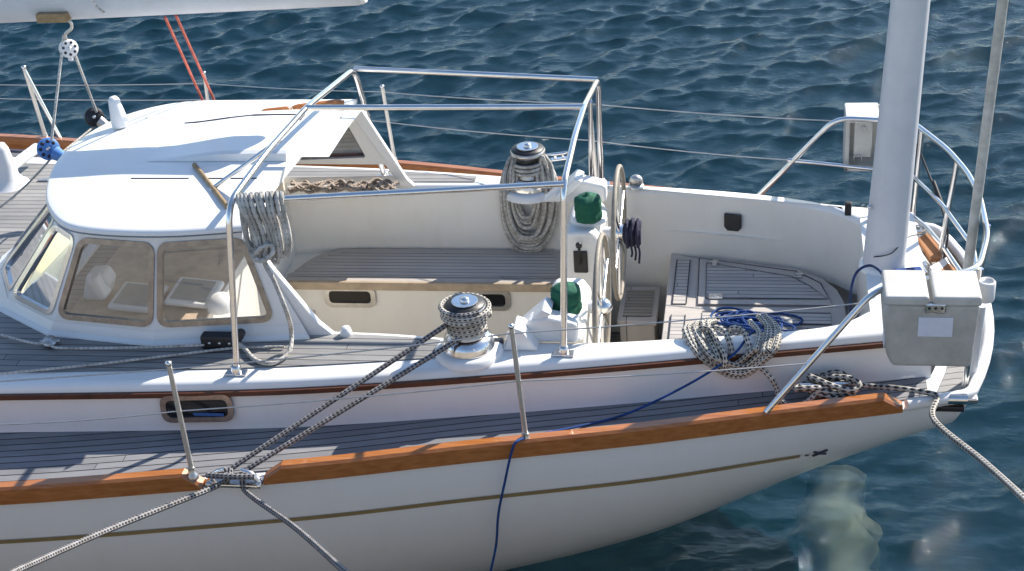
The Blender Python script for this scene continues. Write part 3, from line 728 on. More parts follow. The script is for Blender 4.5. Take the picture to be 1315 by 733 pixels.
# sheet turns on near winch (own thing) -----------------------------------
def turns(c,z0,z1,R,n,r=.011,jit=0):
    pts=[]
    for k in range(int(n*24)+1):
        a=2*PI*k/24;t=k/(n*24);pts.append(V(c[0]+(R+jit*math.sin(a*1.7))*math.cos(a),c[1]+(R+jit*math.sin(a*1.7))*math.sin(a),z0+(z1-z0)*t))
    return pts
mb=MB()
mb.tube(turns(wn,wn.z+.085,wn.z+.155,.082,3.6),.0125,8)
mb.tube(turns(wn,wn.z+.165,wn.z+.225,.108,2.9,jit=.004),.0125,8)
chk=V(-2.30,-(hb(-2.3)-.02),ZD+.035)
lead1=[wn+V(-.07,-.045,.15),chk+V(-.02,.01,.03)];lead2=[wn+V(-.02,-.085,.09),chk+V(.04,.01,.02)]
mb.tube(dens(lead1,.1),.0125,8);mb.tube(dens(lead2,.1),.0125,8)
out1=P(20,733,y=-2.9);out2=P(442,733,y=-2.55)
mb.tube(spline([chk+V(-.02,.01,.03),chk+V(-.02,-.035,.012),chk+V(-.09,-.07,-.02),P(140,680,y=-2.25),P(20,733,y=-2.9),P(-150,806,y=-3.9),V(-4.9,-5.3,2.61)],8),.0135,8)
mb.tube(spline([chk+V(.04,.01,.02),chk+V(.045,-.04,.0),chk+V(.08,-.075,-.045),P(380,678,y=-2.05),P(442,733,y=-2.55),P(520,800,y=-3.4),V(-1.1,-5.3,2.61)],8),.0135,8)
mb.tube(spline([chk+V(-.12,-.03,.02),chk+V(0,-.045,.028),chk+V(.10,-.03,.02)],8),.0135,8)
o=mb.build('mooring_rope','rope_mooring');tag(o,'dark flecked mooring rope running in two legs from the near winch through the toe rail','rope','mooring ropes')
mb=MB();mb.tube(turns(wn,wn.z+.087,wn.z+.153,.0835,3.2,.012),.013,8);mb.tube(turns(wn,wn.z+.168,wn.z+.222,.109,2.7,jit=.004),.0131,8)
o=mb.build('winch_rope','rope_fleck');tag(o,'cream rope with black flecks wrapped tight round the near silver winch drum','rope')
# ------------------------------------------------------------------ steering consoles and wheels
def console(sd):
    y0,y1=sd*.24,sd*.66
    ya,yb=min(y0,y1),max(y0,y1)
    mb=MB()
    prof=[V(-1.03,ya,.5),V(-.84,ya,.5),V(-.83,ya,1.44),V(-.87,ya,1.50),V(-1.0,ya,1.50),V(-1.03,ya,1.46)]
    mb.prism(prof,(0,yb-ya,0),.02,3)
    o=B(mb,'steering_console','cream_gelcoat')
    # raised pod under the compass
    mb=MB();mb.lathe([(.10,0),(.095,.02),(.075,.03),(0,.03)],P(756,281,z=1.497) if sd==1 else P(728,399,z=1.497),n=28);B(mb,'compass_base','gelcoat',o)
    # outboard instrument wedge
    mb=MB();yy=sd*.70
    mb.prism([V(-1.20,yy,ZT+.0),V(-.84,yy,ZT+.0),V(-.84,yy,ZT+.10),V(-.98,yy,ZT+.135),V(-1.06,yy,ZT+.12)],(0,sd*.10,0),.015,3)
    mb.prism([V(-1.12,yy-.05*sd,ZT+.06),V(-1.0,yy-.05*sd,ZT+.17),V(-.96,yy-.05*sd,ZT+.15),V(-1.08,yy-.05*sd,ZT+.03)],(0,sd*.14,0),.008,2)
    B(mb,'instrument_housing','gelcoat',o)
    if sd==-1:
        mb=MB()
        for (xx,dy) in((-1.19,0),(-.99,.10)):
            mb.prism([V(xx,-.88+dy,ZT),V(xx+.17,-.88+dy,ZT),V(xx+.10,-.88+dy,ZT+.11),V(xx+.06,-.88+dy,ZT+.125)],(0,.13,0),.01,2)
        B(mb,'fairing','gelcoat',o)
    # shaft
    mb=MB();mb.tube([V(-.85,sd*.40,1.42),V(-.79,sd*.40,1.42)],.032,16);B(mb,'wheel_shaft','white_plastic',o)
    return o
cF=console(1);cN=console(-1)
# engine lever on far console near face
q=V(-.94,.235,1.33);mb=MB();mb.box(q,(.075,.016,.13),bev=.012);lv=B(mb,'lever_plate','black_plastic',cF)
mb=MB();mb.tube([q+V(0,-.01,0),q+V(0,-.035,.02),q+V(0,-.04,.11)],.008,8);mb.lathe([(.0,-.018),(.015,-.012),(.018,0),(.015,.012),(0,.018)],q+V(0,-.04,.12),n=14);B(mb,'throttle_lever','black_plastic',cF)
def wheel(c,label):
    c=Vector(c);R_=.355;rim=[c+V(0,R_*math.cos(a),R_*math.sin(a)) for a in [2*PI*k/64 for k in range(64)]]
    w=B(MB().tube(rim,.0125,10,closed=True),'steering_wheel','leather_rim');lab(w,label)
    for k in range(6):
        a=2*PI*k/6+.26;B(MB().tube([c+V(.0,.03*math.cos(a),.03*math.sin(a)),c+V(0,R_*math.cos(a),R_*math.sin(a))],.008,8),'spoke','steel',w)
    B(MB().lathe([(.03,-.05),(.045,-.02),(.045,.02),(.03,.04),(.012,.05),(0,.052)],c,(1,0,0),20),'hub','steel',w);return w
wcF=V(-.745,.40,1.42);wcN=V(-.765,-.40,1.42)
wheel(wcF,'far side steering wheel with dark lashing on its hub');wheel(wcN,'near side steering wheel')
# lashing on far hub : own thing
mb=MB()
for k in range(9):
    rr_=.05+.012*math.sin(k*2.1)+.01*(k%3);mb.tube(spline([wcF+V(.035+.009*k+random.uniform(-.004,.004),rr_*math.cos(a)*random.uniform(.9,1.15),rr_*math.sin(a)*random.uniform(.9,1.15)) for a in [2*PI*j/9 for j in range(9)]],4,True),.0085,7,closed=True)
for k in range(3): mb.tube(spline([wcF+V(.06+.02*k,-.04,-.04),wcF+V(.07+.02*k,-.05,-.09),wcF+V(.065+.02*k,-.045,-.12-.02*k)],5),.006,6)
tag(mb.build('lashing_line','navy_cloth'),'dark navy lashing line bundled on the hub of the far steering wheel','rope')
# green covers
def cover(c,label):
    c=Vector(c);n=40;prof=[(.062,.0),(.070,.004),(.073,.03),(.070,.05),(.066,.056),(.071,.064),(.072,.11),(.066,.125),(.040,.140),(.014,.143),(.012,.155),(0,.157)];mb=MB();vs=[];fs=[]
    for i,(r,h) in enumerate(prof):
        for k in range(n):
            a=2*PI*k/n;q=r*(1+.045*math.sin(a*5+i*.6)+.03*math.sin(a*9-i*1.1)) if r>.03 else r;vs.append(c+V(q*math.cos(a),q*math.sin(a),h*1.0))
    for i in range(len(prof)-1):
        for k in range(n):k2=(k+1)%n;fs.append([i*n+k,i*n+k2,(i+1)*n+k2,(i+1)*n+k])
    mb.add(vs,fs,None,True);o=mb.build('compass_cover','green_cloth');tag(o,label,'cover','green cloth covers on the helm consoles');return o
cover(P(756,281,z=1.527),'dark green cloth compass cover on the far helm console, above the black engine lever')
cover(P(728,399,z=1.527),'dark green cloth compass cover on the near helm console, half behind the upright steel post')
# small cleats / fittings on coaming
def cleat(c,ang=0,mat='steel',s=1,nm='cleat',par=None):
    c=Vector(c);d=V(math.cos(ang),math.sin(ang),0);mb=MB();mb.box(c+V(0,0,.006),(.1*s,.035*s,.012),Matrix.Rotation(ang,3,'Z'),.004)
    for k in(-1,1): mb.tube([c+d*.025*s*k,c+d*.022*s*k+V(0,0,.035*s)],.008*s,8)
    mb.tube([c-d*.085*s+V(0,0,.045*s),c-d*.03*s+V(0,0,.038*s),c+d*.03*s+V(0,0,.038*s),c+d*.085*s+V(0,0,.045*s)],[.005*s,.011*s,.011*s,.005*s],8);return B(mb,nm,mat,par)
mb=MB();q=P(817,240,z=ZT+.005);mb.lathe([(.045,0),(.045,.012),(.03,.018)],q,n=18);mb.lathe([(.0,-.02),(.035,-.018),(.04,0),(.035,.018),(0,.02)],q+V(0,0,.035),(0,1,.2),18);B(mb,'turning_block','dull_steel')
mb=MB();q=P(1089,272,z=ZT+.01);mb.box(q+V(0,0,.02),(.035,.03,.075),bev=.006);B(mb,'bulkhead_plug','black_plastic')
cleat(P(718,205,z=ZT+.0)+V(0,0,0),.3)
cleat(P(450,228,z=ZT),.2,s=.01)
cleat(P(468,590,z=ZD+.01),.1,'dull_steel',.55,'deck_eye')
# ------------------------------------------------------------------ stanchions and lifelines
def stanchion(foot,topp,r=.0125,label=None):
    foot=Vector(foot);topp=Vector(topp);o=B(MB().tube([foot,topp],[r,r*.9],10),'stanchion','satin_steel')
    mb=MB();mb.lathe([(.026,-.01),(.026,.012),(.018,.016),(.017,.05)],foot,topp-foot,12);B(mb,'stanchion_base','dull_steel',o)
    mb=MB();mb.lathe([(r*.9,0),(r*1.15,.004),(r*1.1,.018),(0,.022)],topp,topp-foot,10);B(mb,'stanchion_cap','steel',o);return o
def st(px,py,tx,ty,sd,zf=ZD+.06):
    f=P(px,py,z=zf);t=P(tx,ty,y=f.y+sd*.02);return f,t,stanchion(f,t)
s1=st(248,611,217,469,-1);s2=st(676,567,657,421,-1);s3=st(508,212,491,113,1);s4=st(765,235,758,130,1) if False else None
sF2=st(268,140,262,95,1,ZD+.02)
print('st',[ (a[0],a[1]) for a in (s1,s2,s3,sF2)])
f3=P(60,180,z=ZD+.05);t3=P(31,88,y=f3.y);o=stanchion(f3,t3,.014);B(MB().tube([t3+V(0,0,-.01),P(80,182,z=ZD+.05)],.013,10),'stanchion_brace','steel',o)
f0=V(-4.6,-(hb(-4.6)-.03),ZD+.06);stanchion(f0,f0+V(-.04,-.02,.6))
f5=V(-6.6,-(hb(-6.6)-.03),ZD+.06);stanchion(f5,f5+V(-.04,-.02,.6))
def life(pts,r=.0035,sagd=.01,nm='lifeline'):
    mb=MB()
    for a,b_ in zip(pts[:-1],pts[1:]): mb.tube(sag(a,b_,sagd,8),r,6)
    return B(mb,nm,'dull_steel')
# pushpit
ptN=P(1130,368,y=-.92);pt=[P(965,528,z=ZD+.06),ptN]
top_pts=[V(.02,-1.09,ZD+.06),V(.50,-.93,1.83),V(.96,-.74,1.83),V(1.04,-.40,1.83),V(1.05,0,1.83),V(1.02,.28,1.83),V(.95,.56,1.83),V(.80,.92,1.83),V(.40,.98,1.83),V(-.05,1.10,ZD+.06)]
pp=B(MB().tube(fillet(top_pts,.09,7),.0145,12),'pushpit','steel')
mid=[V(.60,-.93,1.55),V(.93,-.80,1.55),V(1.02,-.4,1.55),V(1.04,0,1.55),V(.93,.50,1.55),V(.79,.88,1.55),V(.15,1.045,1.55)]
B(MB().tube(fillet(mid,.07,6),.0115,10),'pushpit_rail','steel',pp)
for a,c_ in ((V(.84,.80,1.83),V(.82,.82,ZD+.02)),(V(.985,.42,1.83),V(.93,.45,ZD+.02)),(V(1.05,-.30,1.83),V(1.02,-.30,ZD+.02)),(V(.97,-.73,1.83),V(.94,-.76,ZD+.02))):
    o=B(MB().tube([a,c_],.0145,12),'pushpit_post','steel',pp)
mb=MB();q=P(1205,375,y=-.90)
upN=V(.42,-.955,1.80)
life([P(0,545,y=-1.95),P(228,528,y=s1[0].y-.01),P(668,489,y=s2[0].y-.01),V(.24,-1.02,1.50)])
life([V(-6.62,-(hb(-6.6)-.01),1.80),V(-4.62,-(hb(-4.6)-.01),1.82),s1[1]+V(0,0,-.02) if False else P(217,474,y=s1[1].y),P(657,428,y=s2[1].y),V(.44,-.95,1.77)])
life([P(-60,108,y=2.0),P(262,107,y=sF2[1].y),P(491,118,y=s3[1].y),P(757,133,y=1.2),V(.40,.985,1.81)])
life([P(-60,125,y=2.0),P(264,128,y=sF2[1].y),P(498,157,y=s3[1].y),P(757,180,y=1.25),V(.16,1.045,1.55)])
stanchion(V(P(770,235,z=ZD+.05).x,1.24,ZD+.05),P(757,131,y=1.24))
# ------------------------------------------------------------------ mizzen mast, pole, boom
mb=MB();m0=P(1134,340,y=0);m1=P(1169,0,y=0);m0=V(.61,0,ZT-.01);d=(m1-V(.61,0,1.46));mtop=m0+d*4.6
mast=B(MB().tube([m0+(mtop-m0)*t for t in np.linspace(0,1,12)],[.104-.016*t*4.6 if t<.25 else .086 for t in np.linspace(0,1,12)],32,flat=1.0),'mizzen_mast','alu_white')
mb=MB();mb.lathe([(.122,0),(.12,.02),(.107,.03)],m0,n=32);B(mb,'mast_collar','gelcoat',mast)
mb=MB();mb.tube([m0+V(.095,.03,.3),m0+V(.086,.03,1.6)+d*.0],.006,6);B(mb,'mast_track','dull_steel',mast)
mb=MB();q=m0+V(-.085,-.05,.36);mb.lathe([(.012,0),(.008,.012),(0,.014)],q,(-.3,-1,0),10);B(mb,'mast_rivet','steel',mast)
mb=MB();mb.tube(spline([P(1122,330,y=-.09),P(1145,325,y=-.115),P(1165,305,y=-.02),P(1188,300,y=.1)],6),.003,6);B(mb,'mast_cable','black_plastic',mast)
a=V(.97,-.25,ZD+.05);q1=P(1243,345,y=-.25);q2=P(1288,0,y=-.25);dd=(q2-q1)
pole=B(MB().tube([q1-dd*.27,q1,q2,q2+dd*1.2],.024,14),'antenna_pole','grey_pole')
print('pole',q1,q2,q1-dd*.27)
# ------------------------------------------------------------------ transom furniture
mb=MB()
mb.grid([[V(x+.17*(1-(y/.85)**2)*sst(-.6,.95,x),y,ZD+.006) for y in np.linspace(-.78,.78,9)] for x in (.79,.85,.91)],uvf=lambda i,j,p:(p.x,hb(p.x)-abs(p.y)),smooth=False)
B(mb,'aft_deck','teak')
mb=MB()  # white moulded rim round the stern
pts=[V(x+.17*(1-(y/.85)**2)+.0,y,ZD+.03) for x,y in [(.70,-.93),(.93,-.84)]+[(.95,float(v)) for v in np.linspace(-.80,.80,13)]+[(.93,.84),(.70,.93)]]
mb.tube(pts,.028,10);B(mb,'stern_rim','gelcoat')
# transom seat boards (tan) on far corner
def board(pl,mat,nm,th=.025,par=None):
    mb=MB();mb.prism(pl,(0,0,-th),.006,2);return B(mb,nm,mat,par)
zq=ZD+.09
sbd=board([P(a,b_,z=zq) for a,b_ in((1178,306),(1192,297),(1211,314),(1208,331),(1195,332))],'tan_cushion','stern_seat')
board([P(a,b_,z=zq) for a,b_ in((1202,352),(1217,336),(1228,345),(1232,352))],'tan_cushion','stern_seat')
board([P(a,b_,z=zq+.0) for a,b_ in((1193,342),(1216,329),(1220,338),(1200,351))],'gelcoat','seat_bracket')
board([P(a,b_,z=zq) for a,b_ in((1158,300),(1168,275),(1186,288),(1176,305),(1192,340),(1176,344),(1160,322))],'gelcoat','stern_moulding',.04)
mb=MB();q=P(1177,295,z=zq+.005);mb.tube([q+V(.035*math.cos(a),.035*math.sin(a),.005) for a in [2*PI*k/20 for k in range(20)]],.009,8,closed=True);B(mb,'fairlead','steel')
mb=MB();mb.tube([P(1168,275,z=zq+.03),P(1190,292,z=zq+.03),P(1212,318,z=zq+.03),P(1234,350,z=zq+.03)],.014,10);B(mb,'stern_grab_bar','steel')
mb=MB();mb.tube([P(1162,300,z=zq+.01),P(1176,330,z=zq+.01),P(1190,352,z=zq+.01)],.012,8);B(mb,'stern_tube','steel')
# mooring roller at the near quarter
mb=MB();q=V(.86,-.87,ZD+.03);mb.tube([q+V(-.10,0,-.0),q+V(.08,.0,-.0)],.026,14);mb.box(q+V(0,.03,-.02),(.26,.05,.03),bev=.006);B(mb,'stern_chock','steel')
mb=MB();mb.box(V(.80,-.872,ZD-.02),(.26,.03,.03),bev=.008);B(mb,'quarter_plate','black_plastic')
# mooring bits of white post seen under the box
o=B(MB().tube([V(.985,-.66,ZD+.02),V(1.0,-.66,1.60)],.02,12),'stern_post','white_plastic')
mb=MB();q=V(.99,-.82,1.78);mb.lathe([(.034,-.06),(.038,-.05),(.038,.03),(.032,.04),(.028,.02),(0,.02)],q,(0,0,1),18);B(mb,'rod_holder','white_plastic')
# blue cloth & clutter by the mast base
mb=MB();q=P(1168,352,z=ZT+.03);mb.box(q,(.14,.10,.03),Matrix.Rotation(.2,3,'Z'),.012,3);tag(mb.build('folded_cloth','rope_blue'),'small folded blue cloth at the foot of the big mast beside the white box','cloth')
# ------------------------------------------------------------------ storage boxes on pushpit
def boxn():
    r=empty('storage_box',(.72,-.98,1.58));tag(r,'grey white plastic storage box with paper label hung on the near stern rail','box','plastic boxes hung on the stern rail')
    inv=Matrix.Translation((-.72,.98,-1.58))
    def bb(mb,n,m,par=r):
        o=mb.build(n,m,par)
        if par is r:o.matrix_parent_inverse=inv
        return o
    x0,x1,y0,y1,z0,z1=.545,.925,-1.12,-.90,1.55,1.86
    mb=MB();mb.prism([V(x0+.03,y0,z0),V(x1-.02,y0,z0),V(x1,y0,z1),V(x0,y0,z1),V(x0-.02,y0,z1-.05),V(x0,y0,z0+.06)],(0,y1-y0,0),.016,3);bb(mb,'box_body','box_plastic')
    mb=MB();mb.box((x0+.075,(y0+y1)/2+.005,z1+.022),(.185,.25,.045),bev=.012,seg=3);bb(mb,'box_lid','box_lid')
    mb=MB();mb.box((x1-.095,(y0+y1)/2+.005,z1+.022),(.20,.25,.045),bev=.012,seg=3);bb(mb,'box_lid','box_lid')
    mb=MB();mb.box((x0+.175,(y0+y1)/2,z1+.002),(.06,.2,.02),bev=.005);bb(mb,'lid_channel','box_plastic')
    mb=MB();mb.box((x0+.195,y0-.006,z1-.012),(.085,.012,.045),bev=.004)
    c1=bb(mb,'catch','steel')
    mb=MB()
    for k in(-1,0,1): mb.lathe([(.007,0),(.005,.004),(0,.004)],V(x0+.195+k*.027,y0-.012,z1-.008),(0,-1,0),10)
    mb.build('catch_screw','black_plastic',c1)
    mb=MB();mb.box((x0+.20,y0-.003,z1-.105),(.145,.004,.095),bev=.001);bb(mb,'paper_label','paper')
    mb=MB();mb.box((x0-.008,y0+.05,z0+.13),(.004,.07,.09),bev=.001);bb(mb,'side_label','paper')
boxn()
def boxf():
    r=empty('open_box',(.54,1.06,1.5));tag(r,'weathered white plastic box standing open on the far stern rail behind the mast','box','plastic boxes hung on the stern rail')
    inv=Matrix.Translation((-.54,-1.06,-1.5))
    def bb(mb,n,m):
        o=mb.build(n,m,r);o.matrix_parent_inverse=inv;return o
    x0,x1,y0,y1,z0,z1=.455,.80,1.0,1.2,1.50,1.82
    mb=MB();mb.box(((x0+x1)/2,y1-.01,(z0+z1)/2),(x1-x0,.02,z1-z0),bev=.006)
    mb.box((x0+.012,(y0+y1)/2,(z0+z1)/2),(.024,y1-y0,z1-z0),bev=.006);mb.box((x1-.012,(y0+y1)/2,(z0+z1)/2),(.024,y1-y0,z1-z0),bev=.006)
    mb.box(((x0+x1)/2,(y0+y1)/2,z0+.012),(x1-x0,y1-y0,.024),bev=.006);bb(mb,'box_body','box_lid')
    mb=MB();mb.box((x0+.09,(y0+y1)/2,z1-.01),(.18,y1-y0+.02,.03),bev=.008);bb(mb,'box_lid','white_plastic')
    mb=MB();mb.box((x0+.095,y0+.01,z0+.20),(.095,.02,.23),bev=.008);bb(mb,'inner_panel','box_lid')
    mb=MB();mb.lathe([(.014,0),(.014,.008),(.007,.008),(.007,.003),(0,.003)],V(x0+.095,y0-.001,z0+.26),(0,-1,0),16);bb(mb,'knob','dull_steel')
    mb=MB();mb.tube([V(x0+.05,y0,z0+.07),V(x0+.05,y0-.01,z0+.10),V(x0+.09,y0-.01,z0+.10),V(x0+.09,y0,z0+.07)],.004,6);mb.tube([V(x0+.16,y0,z0+.05),V(x0+.16,y0-.01,z0+.13),V(x0+.24,y0-.01,z0+.13),V(x0+.24,y0,z0+.05)],.004,6);bb(mb,'wire_handle','dull_steel')
boxf()
# ------------------------------------------------------------------ ropes
def hang_coil(cx,y,ztop,width,length,n,r,mat,name,label,cat='rope',depth=.03,skew=0,group=None,dirv=(1,0,0),extra=None):
    mb=MB();D_=Vector(dirv).normalized();Nn=D_.cross(V(0,0,1))
    for k in range(n):
        t=(k+.5)/n-.5;xx=t*width+random.uniform(-.006,.006);L=length*random.uniform(.80,1.04)*(1-.5*t*t);w2=random.uniform(.02,.06)
        c=V(cx,y,ztop)+D_*xx;pts=[]
        dp=depth*random.uniform(.55,.95);lx=random.uniform(-.012,.012)
        for j in range(18):
            a=2*PI*j/18;sx=math.sin(a);cz=math.cos(a)
            z=-L/2+L/2*cz;low=(1-cz)/2
            pts.append(c+D_*(w2*sx*low-xx*.25*low+skew*low*low)+Nn*(dp*sx*(1 if low<.3 else .6))+D_*(lx*low)+V(0,0,z+.012))
        mb.tube(spline(pts,4,True),r,7,closed=True)
    if extra:
        for e in extra: mb.tube(spline(e,7),r,7)
    o=mb.build(name,mat);tag(o,label,cat,group);return o
# coil on bimini near rail
rz=lambda x: fwdN.lerp(aftN,(x-fwdN.x)/(aftN.x-fwdN.x))
pa=P(306,262,y=-.94);pb=P(362,255,y=-.90);cc=(pa+pb)/2
dv=(aftN-fwdN).normalized()
tail=[P(345,300,y=-.93),P(340,335,y=-.95),P(352,360,y=-.97),P(368,400,y=-1.0),P(374,425,z=ZT+.10),P(371,452,z=ZT+.03),P(350,466,z=ZT+.02),P(328,462,z=ZT+.02),P(312,445,z=ZT+.03),P(300,438,z=ZT+.06)]
knot=[P(322,325,y=-.96),P(335,335,y=-.98),P(350,325,y=-.97),P(348,315,y=-.96),P(335,318,y=-.98),P(325,330,y=-.96)]
hang_coil(cc.x,cc.y,rz(cc.x).z+.02,(pb-pa).length,.34,13,.0105,'rope_grey','rope_coil','grey braided rope coil hung over the steel frame beside the cabin windows','rope','coiled ropes hung up to dry',None or 0,dirv=dv,extra=None) if False else hang_coil(cc.x,cc.y,rz(cc.x).z+.02,(pb-pa).length*1.12,.35,10,.0112,'rope_grey','rope_coil','thick grey braided rope coil hung over the steel frame beside the cabin windows','rope',group='coiled ropes hung up to dry',depth=.055,dirv=dv,extra=[tail,knot])
# coil on far winch
mb=MB()
for k in range(14):
    w_=.045+.09*(k/13);L=.30+.21*(k/13)*random.uniform(.95,1.05);cxx=wf.x-.0+random.uniform(-.01,.01)-.01;yy=.885-.010*(k%4)
    zt=wf.z+.115+.05*(k%3)/2+random.uniform(-.01,.02)
    pts=[V(cxx-w_*.75,wf.y,zt),V(cxx-w_*1.05,.90,zt-.07),V(cxx-w_*1.1,yy,zt-.16),V(cxx-w_*1.05,yy,zt-L*.7),V(cxx-w_*.6,yy-.005,zt-L*.95),V(cxx,yy-.01,zt-L),V(cxx+w_*.6,yy-.005,zt-L*.94),V(cxx+w_*1.05,yy,zt-L*.68),V(cxx+w_*1.25,yy,zt-.14),V(cxx+w_*1.15,.91,zt-.05),V(cxx+w_*.8,wf.y,zt),V(cxx+.02,wf.y+.085,zt+.01)]
    mb.tube(spline(pts,5,True),.0105,7,closed=True)
mb.tube(turns(wf,wf.z+.08,wf.z+.16,.083,3.2),.0105,8)
mb.tube(spline([wf+V(.07,-.04,.15),wf+V(.09,-.05,.20),wf+V(.10,-.03,.12),wf+V(.09,-.06,.02)],6),.0105,8)
tag(mb.build('rope_coil','rope_grey'),'grey braided rope coil hanging from the far winch down the cream cockpit wall','rope','coiled ropes hung up to dry')
# fleck rope draped on near aft coaming
mb=MB()
def cz(px,py,y): return P(px,py,y=y)
Yo=-.93
for k,(a,b_,lo,dx) in enumerate([((890,431),(1000,424),(948,482),0),((884,433),(995,421),(940,476),0),((897,428),(975,428),(935,468),0),((905,424),(985,420),(945,472),0),((893,430),(990,425),(955,470),0),((910,426),(999,428),(950,478),0)]):
    j=.004*k
    A=P(a[0],a[1],z=ZT+.03);A2=P(a[0]-6+k,a[1]-8,z=ZT+.035);Bq=P(b_[0],b_[1],z=ZT+.03);B2=P(b_[0]-12,b_[1]-9,z=ZT+.035)
    yb_=-(tb(-.1)+.025)-j
    L0=P(a[0]+10+2*k,455,y=yb_);L1=P(lo[0]-18,lo[1]-3,y=yb_);L2=P(lo[0]+8,lo[1],y=yb_);L3=P(lo[0]+32,lo[1]-18,y=yb_);L4=P(b_[0]-4,448,y=yb_)
    mb.tube(spline([A2+V(.03,.10,-.03),A2,L0,L1,L2,L3,L4,Bq,B2+V(-.0,.08,-.02)],7),.0135,8)
for k,x_ in enumerate((905,921,945)):
    yb_=-(tb(-.1)+.022)
    mb.tube(spline([P(x_-8,430,z=ZT+.01),P(x_-4,421,z=ZT+.05),P(x_+8,424,z=ZT+.05),P(x_+16,440,z=ZT+.02),P(x_+20,458,y=yb_)],7),.0135,8)
t_=[P(975,470,y=-(tb(0)+.03)),P(990,485,y=-.86),P(998,500,z=ZD+.06),P(1003,514,z=ZD+.03),P(1018,521,z=ZD+.03),P(1036,516,z=ZD+.05),P(1048,504,z=ZD+.08)]
mb.tube(spline(t_,7),.0135,8)
tag(mb.build('draped_rope','rope_fleck'),'cream black-flecked rope draped in loops over the near coaming beside the blue line','rope')
# stern cleat with rope and stern mooring line
ccl=P(1062,508,z=ZD+.03);mc=cleat(ccl,.12,'steel',1.5,'mooring_cleat')
mb=MB()
def loop(c,rx,ry,ang,z,r=.0135,n=1.2,ph=0):
    pts=[]
    for k in range(int(20*n)+1):
        a=2*PI*k/20+ph;x=rx*math.cos(a);y=ry*math.sin(a);pts.append(c+V(x*math.cos(ang)-y*math.sin(ang),x*math.sin(ang)+y*math.cos(ang),z+.012*math.sin(2*a)))
    mb.tube(pts,r,8)
loop(ccl,.13,.05,.1,.05);loop(ccl+V(-.03,.01,0),.13,.045,.5,.065,ph=1);loop(ccl+V(.03,0,0),.12,.04,-.35,.08,ph=2);loop(ccl+V(.02,0,0),.10,.06,.1,.03,ph=.5)
rc=V(.80,-.89,ZD+.07)
mb.tube(spline([ccl+V(.10,0,.07),P(1120,496,z=ZD+.06)+V(0,0,.0),P(1150,498,z=ZD+.09),rc+V(-.03,0,0),rc+V(.0,-.03,-.01),P(1200,540,y=-1.2),P(1262,592,y=-1.8),P(1320,645,y=-2.4),P(1400,725,y=-3.1),V(2.2,-5.3,2.61)],8),.0135,8)
tag(mb.build('stern_line','rope_stern'),'flecked stern mooring line from the near quarter cleat running off to lower right','rope','mooring ropes')
# blue line
mb=MB();rb=.006
heap=P(960,412,z=ZS+.02)
pts=[P(908,425,z=ZS+.012),P(915,402,z=ZS+.012),P(935,395,z=ZS+.012),P(960,400,z=ZS+.012),P(985,402,z=ZS+.012),P(1010,403,z=ZS+.012),P(1030,410,z=ZS+.015),P(1020,418,z=ZS+.02),P(990,416,z=ZS+.03)]
mb.tube(spline(pts,7),rb,7)
for k in range(16):
    c=P(968+random.uniform(-22,22),413+random.uniform(-4,5),z=ZS+.012+.003*k);rx,ry,a0=random.uniform(.05,.15),random.uniform(.035,.07),random.uniform(-.4,.5)
    p=[c+V(rx*math.cos(a)*random.uniform(.85,1.1)*math.cos(a0),rx*math.cos(a)*math.sin(a0)+ry*math.sin(a)*random.uniform(.85,1.1),random.uniform(0,.012)) for a in [2*PI*j/9 for j in range(9)]]
    mb.tube(spline(p,5,True),rb,7,closed=True)
yc=lambda x:-(tb(x)+.03)
pts=[P(975,418,z=ZS+.05),P(985,412,z=ZT-.1),P(978,420,z=ZT+.02),P(962,430,z=ZT+.02),P(945,452,y=-.84),P(912,477,y=-.90),P(860,506,z=ZD+.10),P(800,533,z=ZD+.02),P(740,548,z=ZD+.02),P(690,558,z=ZD+.06),P(665,566,z=ZD+.105),P(657,580,y=-(hb(-1.15)+.025)),P(648,620,y=-(hb(-1.2)+.02)),P(640,660,y=-(hb(-1.2)+.0)),P(637,700,y=-1.38),P(628,745,y=-1.36),P(622,800,y=-1.34)]
mb.tube(spline(pts,7),rb,7)
tag(mb.build('blue_line','rope_blue'),'thin blue line heaped on the aft deck and trailing down the near hull side','rope')
mb=MB();mb.tube(spline([P(1092,400,z=ZT-.2),P(1093,372,z=ZT+.05),P(1100,350,z=ZT+.1),P(1115,341,z=ZT+.12),P(1128,346,z=ZT+.12),P(1138,360,z=ZT+.06)],7),.007,7)
tag(mb.build('hose','rope_navy'),'dark blue hose looped round the foot of the big white mast','hose')
# cable on far pushpit post
mb=MB();mb.tube(spline([V(.80,.86,1.80),V(.84,.80,1.70),V(.90,.66,1.58),V(.94,.52,1.50),V(.965,.43,1.42),V(.95,.42,1.25)],8),.006,7);mb.tube([V(.90,.66,1.60),V(.94,.54,1.52)],.012,8)
tag(mb.build('cable','black_plastic'),'thin black cable looped along the far stern rail beside the mast','cable')
# rope inside the far dodger
mb=MB()
for k in range(6):
    p=[];z_=ZT+.03+.008*(k%3)
    for j in range(10):
        t=j/9;p.append(V(-2.66+t*.62,.80+.06*math.sin(j*1.9+k*1.3)+random.uniform(-.02,.02),z_+.022*abs(math.sin(j*1.3+k))))
    mb.tube(spline(p,6),.010,7)
tag(mb.build('slack_rope','rope_tan'),'tan slack rope lying tangled along the ledge inside the far cabin window','rope')
